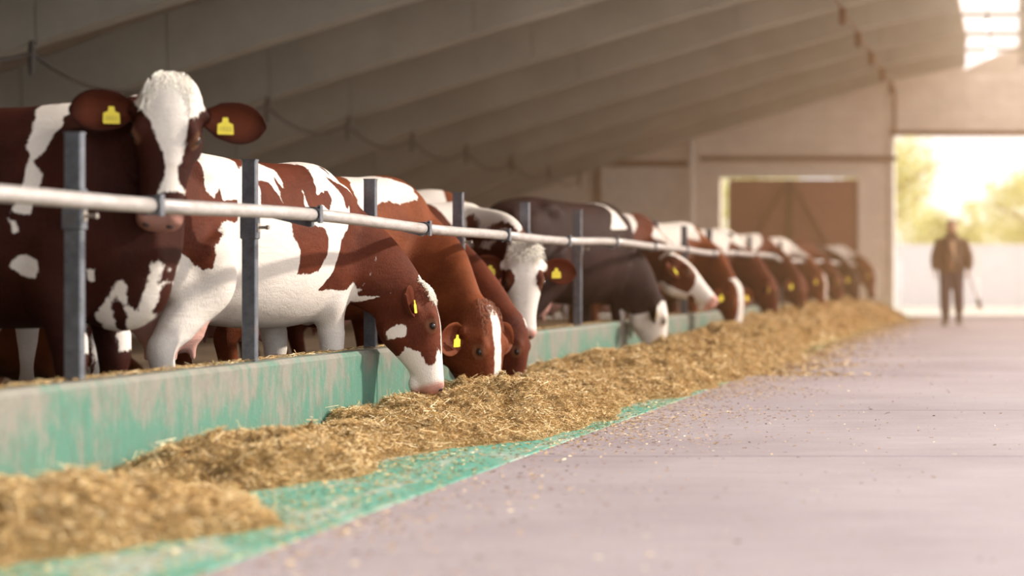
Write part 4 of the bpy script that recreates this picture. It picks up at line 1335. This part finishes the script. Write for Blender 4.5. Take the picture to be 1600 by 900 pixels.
# jacket, open in front, with sleeves
j = MB()
j.loft([[(wx * math.cos(2*PI*k/20), wy * math.sin(2*PI*k/20) + .005, z) for k in range(20)] for z, wx, wy in
        ((.86, .215, .155), (.90, .222, .16), (1.05, .205, .15), (1.25, .215, .15), (1.38, .225, .14), (1.45, .175, .11), (1.50, .095, .085), (1.54, .075, .08))])
for sx in (-1, 1):
    q = [Vector(v) for v in ARM[sx]]
    p, r = sub_tube([q[0] + Vector((-sx * .02, 0, 0)), q[1] + Vector((sx * .01, 0, 0)), q[2] + Vector((0, 0, .03))], [.095, .080, .062], 5)
    j.tube(p, r, 14)
    j.tube([(sx * .03, -.13, 1.36), (sx * .085, -.10, 1.50), (sx * .07, .05, 1.54)], [.02, .025, .025], 8)   # collar
jk = remesh_obj(j, 'jacket', M['jacket'], man, 0.012, 3)
sh = MB()
sh.loft([[(-.06, -.165, .92), (.06, -.165, .92), (.05, -.150, .92), (-.05, -.150, .92)], [(-.075, -.168, 1.10), (.075, -.168, 1.10), (.06, -.14, 1.10), (-.06, -.14, 1.10)],
         [(-.07, -.163, 1.28), (.07, -.163, 1.28), (.055, -.13, 1.28), (-.055, -.13, 1.28)], [(-.04, -.135, 1.42), (.04, -.135, 1.42), (.03, -.10, 1.42), (-.03, -.10, 1.42)]]).build('shirt_front', M['shirt'], man, True)
MB().tube([(-.12, -.150, 1.42), (-.02, -.178, 1.22), (.10, -.176, 1.02), (.17, -.12, .93)], .016, 8, 1.0).build('shoulder_strap', M['boots'], man, True)
tr = MB()
tr.loft([[(wx * math.cos(2*PI*k/18), wy * math.sin(2*PI*k/18), z) for k in range(18)] for z, wx, wy in ((.80, .15, .12), (.88, .175, .13), (1.0, .17, .125))])
for sx in (-1, 1):
    p, r = sub_tube([LEG[sx][0], LEG[sx][1], Vector(LEG[sx][2]) + Vector((0, 0, .10))], [.118, .092, .080], 6)
    tr.tube(p, r, 14)
remesh_obj(tr, 'trousers', M['trousers'], man, 0.012, 3)
for sx, (fx, fy, fz, tilt) in ((-1, (-.10, .02, 0, 0)), (1, (.12, .10, .015, .22))):
    bt = MB()
    bt.tube([(fx, fy, .26 + fz), (fx, fy + .005, .12 + fz), (fx, fy, .055 + fz)], [.062, .056, .055], 12)
    bt.ell((fx + sx * .012, fy - .085, .045 + fz), (.050, .135, .046))
    bt.box(fx - .05 + sx * .01, fx + .05 + sx * .01, fy - .20, fy + .055, fz, fz + .022)
    remesh_obj(bt, 'boot', M['boots'], man, 0.010, 3)
# the brush carried in the hand
br = empty('hand_brush', (-1.10 + .29, 28.74, .80))
tag(br, 'small long-handled brush hanging from the hand of the walking person', 'brush')
MB().tube([(-.03, 0, .12), (.0, -.01, 0), (.16, -.03, -.40)], .011, 8).build('handle', M['handle'], br)
MB().obox((.145, -.03, -.37), (.175, -.035, -.44), .05, .07).build('ferrule', M['boots'], br)
bb = MB()
for k in range(26):
    a, c_ = rng.uniform(-.03, .03), rng.uniform(-.03, .03)
    bb.tube([(.17 + a * .5, -.035 + c_, -.43), (.185 + a * 1.6, -.035 + c_ * 1.5, -.53)], [.006, .003], 4)
bb.build('bristles', M['handle'], br)

# ------------------------------------------------------------------ yard beyond the gate
FY = 44.0
fp = empty('yard_fence', (0, FY, 0))
tag(fp, 'pale panel fence across the bright yard beyond the gate', 'fence')
pmesh = MB()
pmesh.box(0.01, 0.99, -0.02, 0.02, 0.05, 1.58, 0.01)
for k in range(1, 6): pmesh.box(k / 6 - 0.012, k / 6 + 0.012, -0.035, -0.02, 0.05, 1.58)
pme = pmesh.mesh('panel', M['fence_panel'])
for k in range(-9, 10): link_mesh('panel', pme, fp, (k, 0, 0))
MB().box(-9, 10, -0.05, 0.05, 1.58, 1.64).build('top_rail', M['fence_panel'], fp)
for k in range(-4, 5): MB().box(k * 2 - 0.04, k * 2 + 0.04, 0.02, 0.10, -0.03, 1.6).build('fence_post', M['fence_panel'], fp)
t = NT('sunny_leaves')
a = t.attr('tint')
c = t.ramp(a, [(0, (0.52, 0.52, 0.20)), (0.5, (0.72, 0.70, 0.34)), (1, (0.88, 0.84, 0.55))])
t.base(c).set(0.6)
tr_ = t.n('ShaderNodeBsdfTranslucent'); t.l(c, tr_.inputs['Color'])
mx = t.n('ShaderNodeMixShader'); mx.inputs[0].default_value = 0.5
t.l(t.p.outputs[0], mx.inputs[1]); t.l(tr_.outputs[0], mx.inputs[2])
t.l(mx.outputs[0], t.t.nodes['Material Output'].inputs['Surface'])
M['leaf'] = t.m
M['bark'] = plain('pale_bark', (0.30, 0.23, 0.15), 0.9)
def tree(x, y, h, r, lab):
    e = empty('tree', (x, y, -0.03))
    tag(e, lab, 'tree', 'trees beyond the yard fence')
    tb = MB()
    tb.tube([(0, 0, 0), (.05, 0, h * .25), (-.05, .05, h * .5), (0, 0, h * .8)], [.16, .13, .10, .04], 10)
    for k in range(7):
        an = k * 2.4; z0 = h * (.28 + .07 * k)
        tb.tube([(0, 0, z0), (math.cos(an) * r * .5, math.sin(an) * r * .5, z0 + h * .10), (math.cos(an) * r * .8, math.sin(an) * r * .8, z0 + h * .16)], [.06, .04, .015], 6)
    tb.build('trunk', M['bark'], e)
    n = 9000
    cl_ = nrng.normal(0, 1, (26, 3)); cl_ /= np.linalg.norm(cl_, axis=1)[:, None]
    cl_ *= nrng.uniform(.3, .95, (26, 1))
    cc = cl_[nrng.integers(0, 26, n)] + nrng.normal(0, .16, (n, 3))
    P_ = cc * np.array([r, r, h * .40]) + np.array([0, 0, h * .60])
    u_ = nrng.normal(0, 1, (n, 3)); u_ /= np.linalg.norm(u_, axis=1)[:, None]
    v_ = np.cross(u_, nrng.normal(0, 1, (n, 3))); v_ /= np.linalg.norm(v_, axis=1)[:, None]
    sz = nrng.uniform(.035, .08, (n, 1))
    V_ = np.stack([P_ - u_ * sz, P_ + v_ * sz * .6, P_ + u_ * sz, P_ - v_ * sz * .6], 1)
    f_ = link_mesh('foliage', quads_mesh('foliage', V_, M['leaf'], np.clip(nrng.normal(.5, .25, n), 0, 1)), e)
    tag(f_, kind='stuff')
tree(-3.6, 50, 5.2, 1.9, 'sunlit tree at the left edge of the gateway view')
tree(-2.0, 56, 3.4, 1.5, 'low sunlit tree behind the walking person')
tree(0.5, 50, 4.2, 1.8, 'sunlit tree at the right edge of the gateway view')
tree(-8.4, 52, 5.5, 2.2, 'sunlit tree hidden left of the gateway')
tree(5.2, 54, 5.0, 2.2, 'sunlit tree hidden right of the gateway')
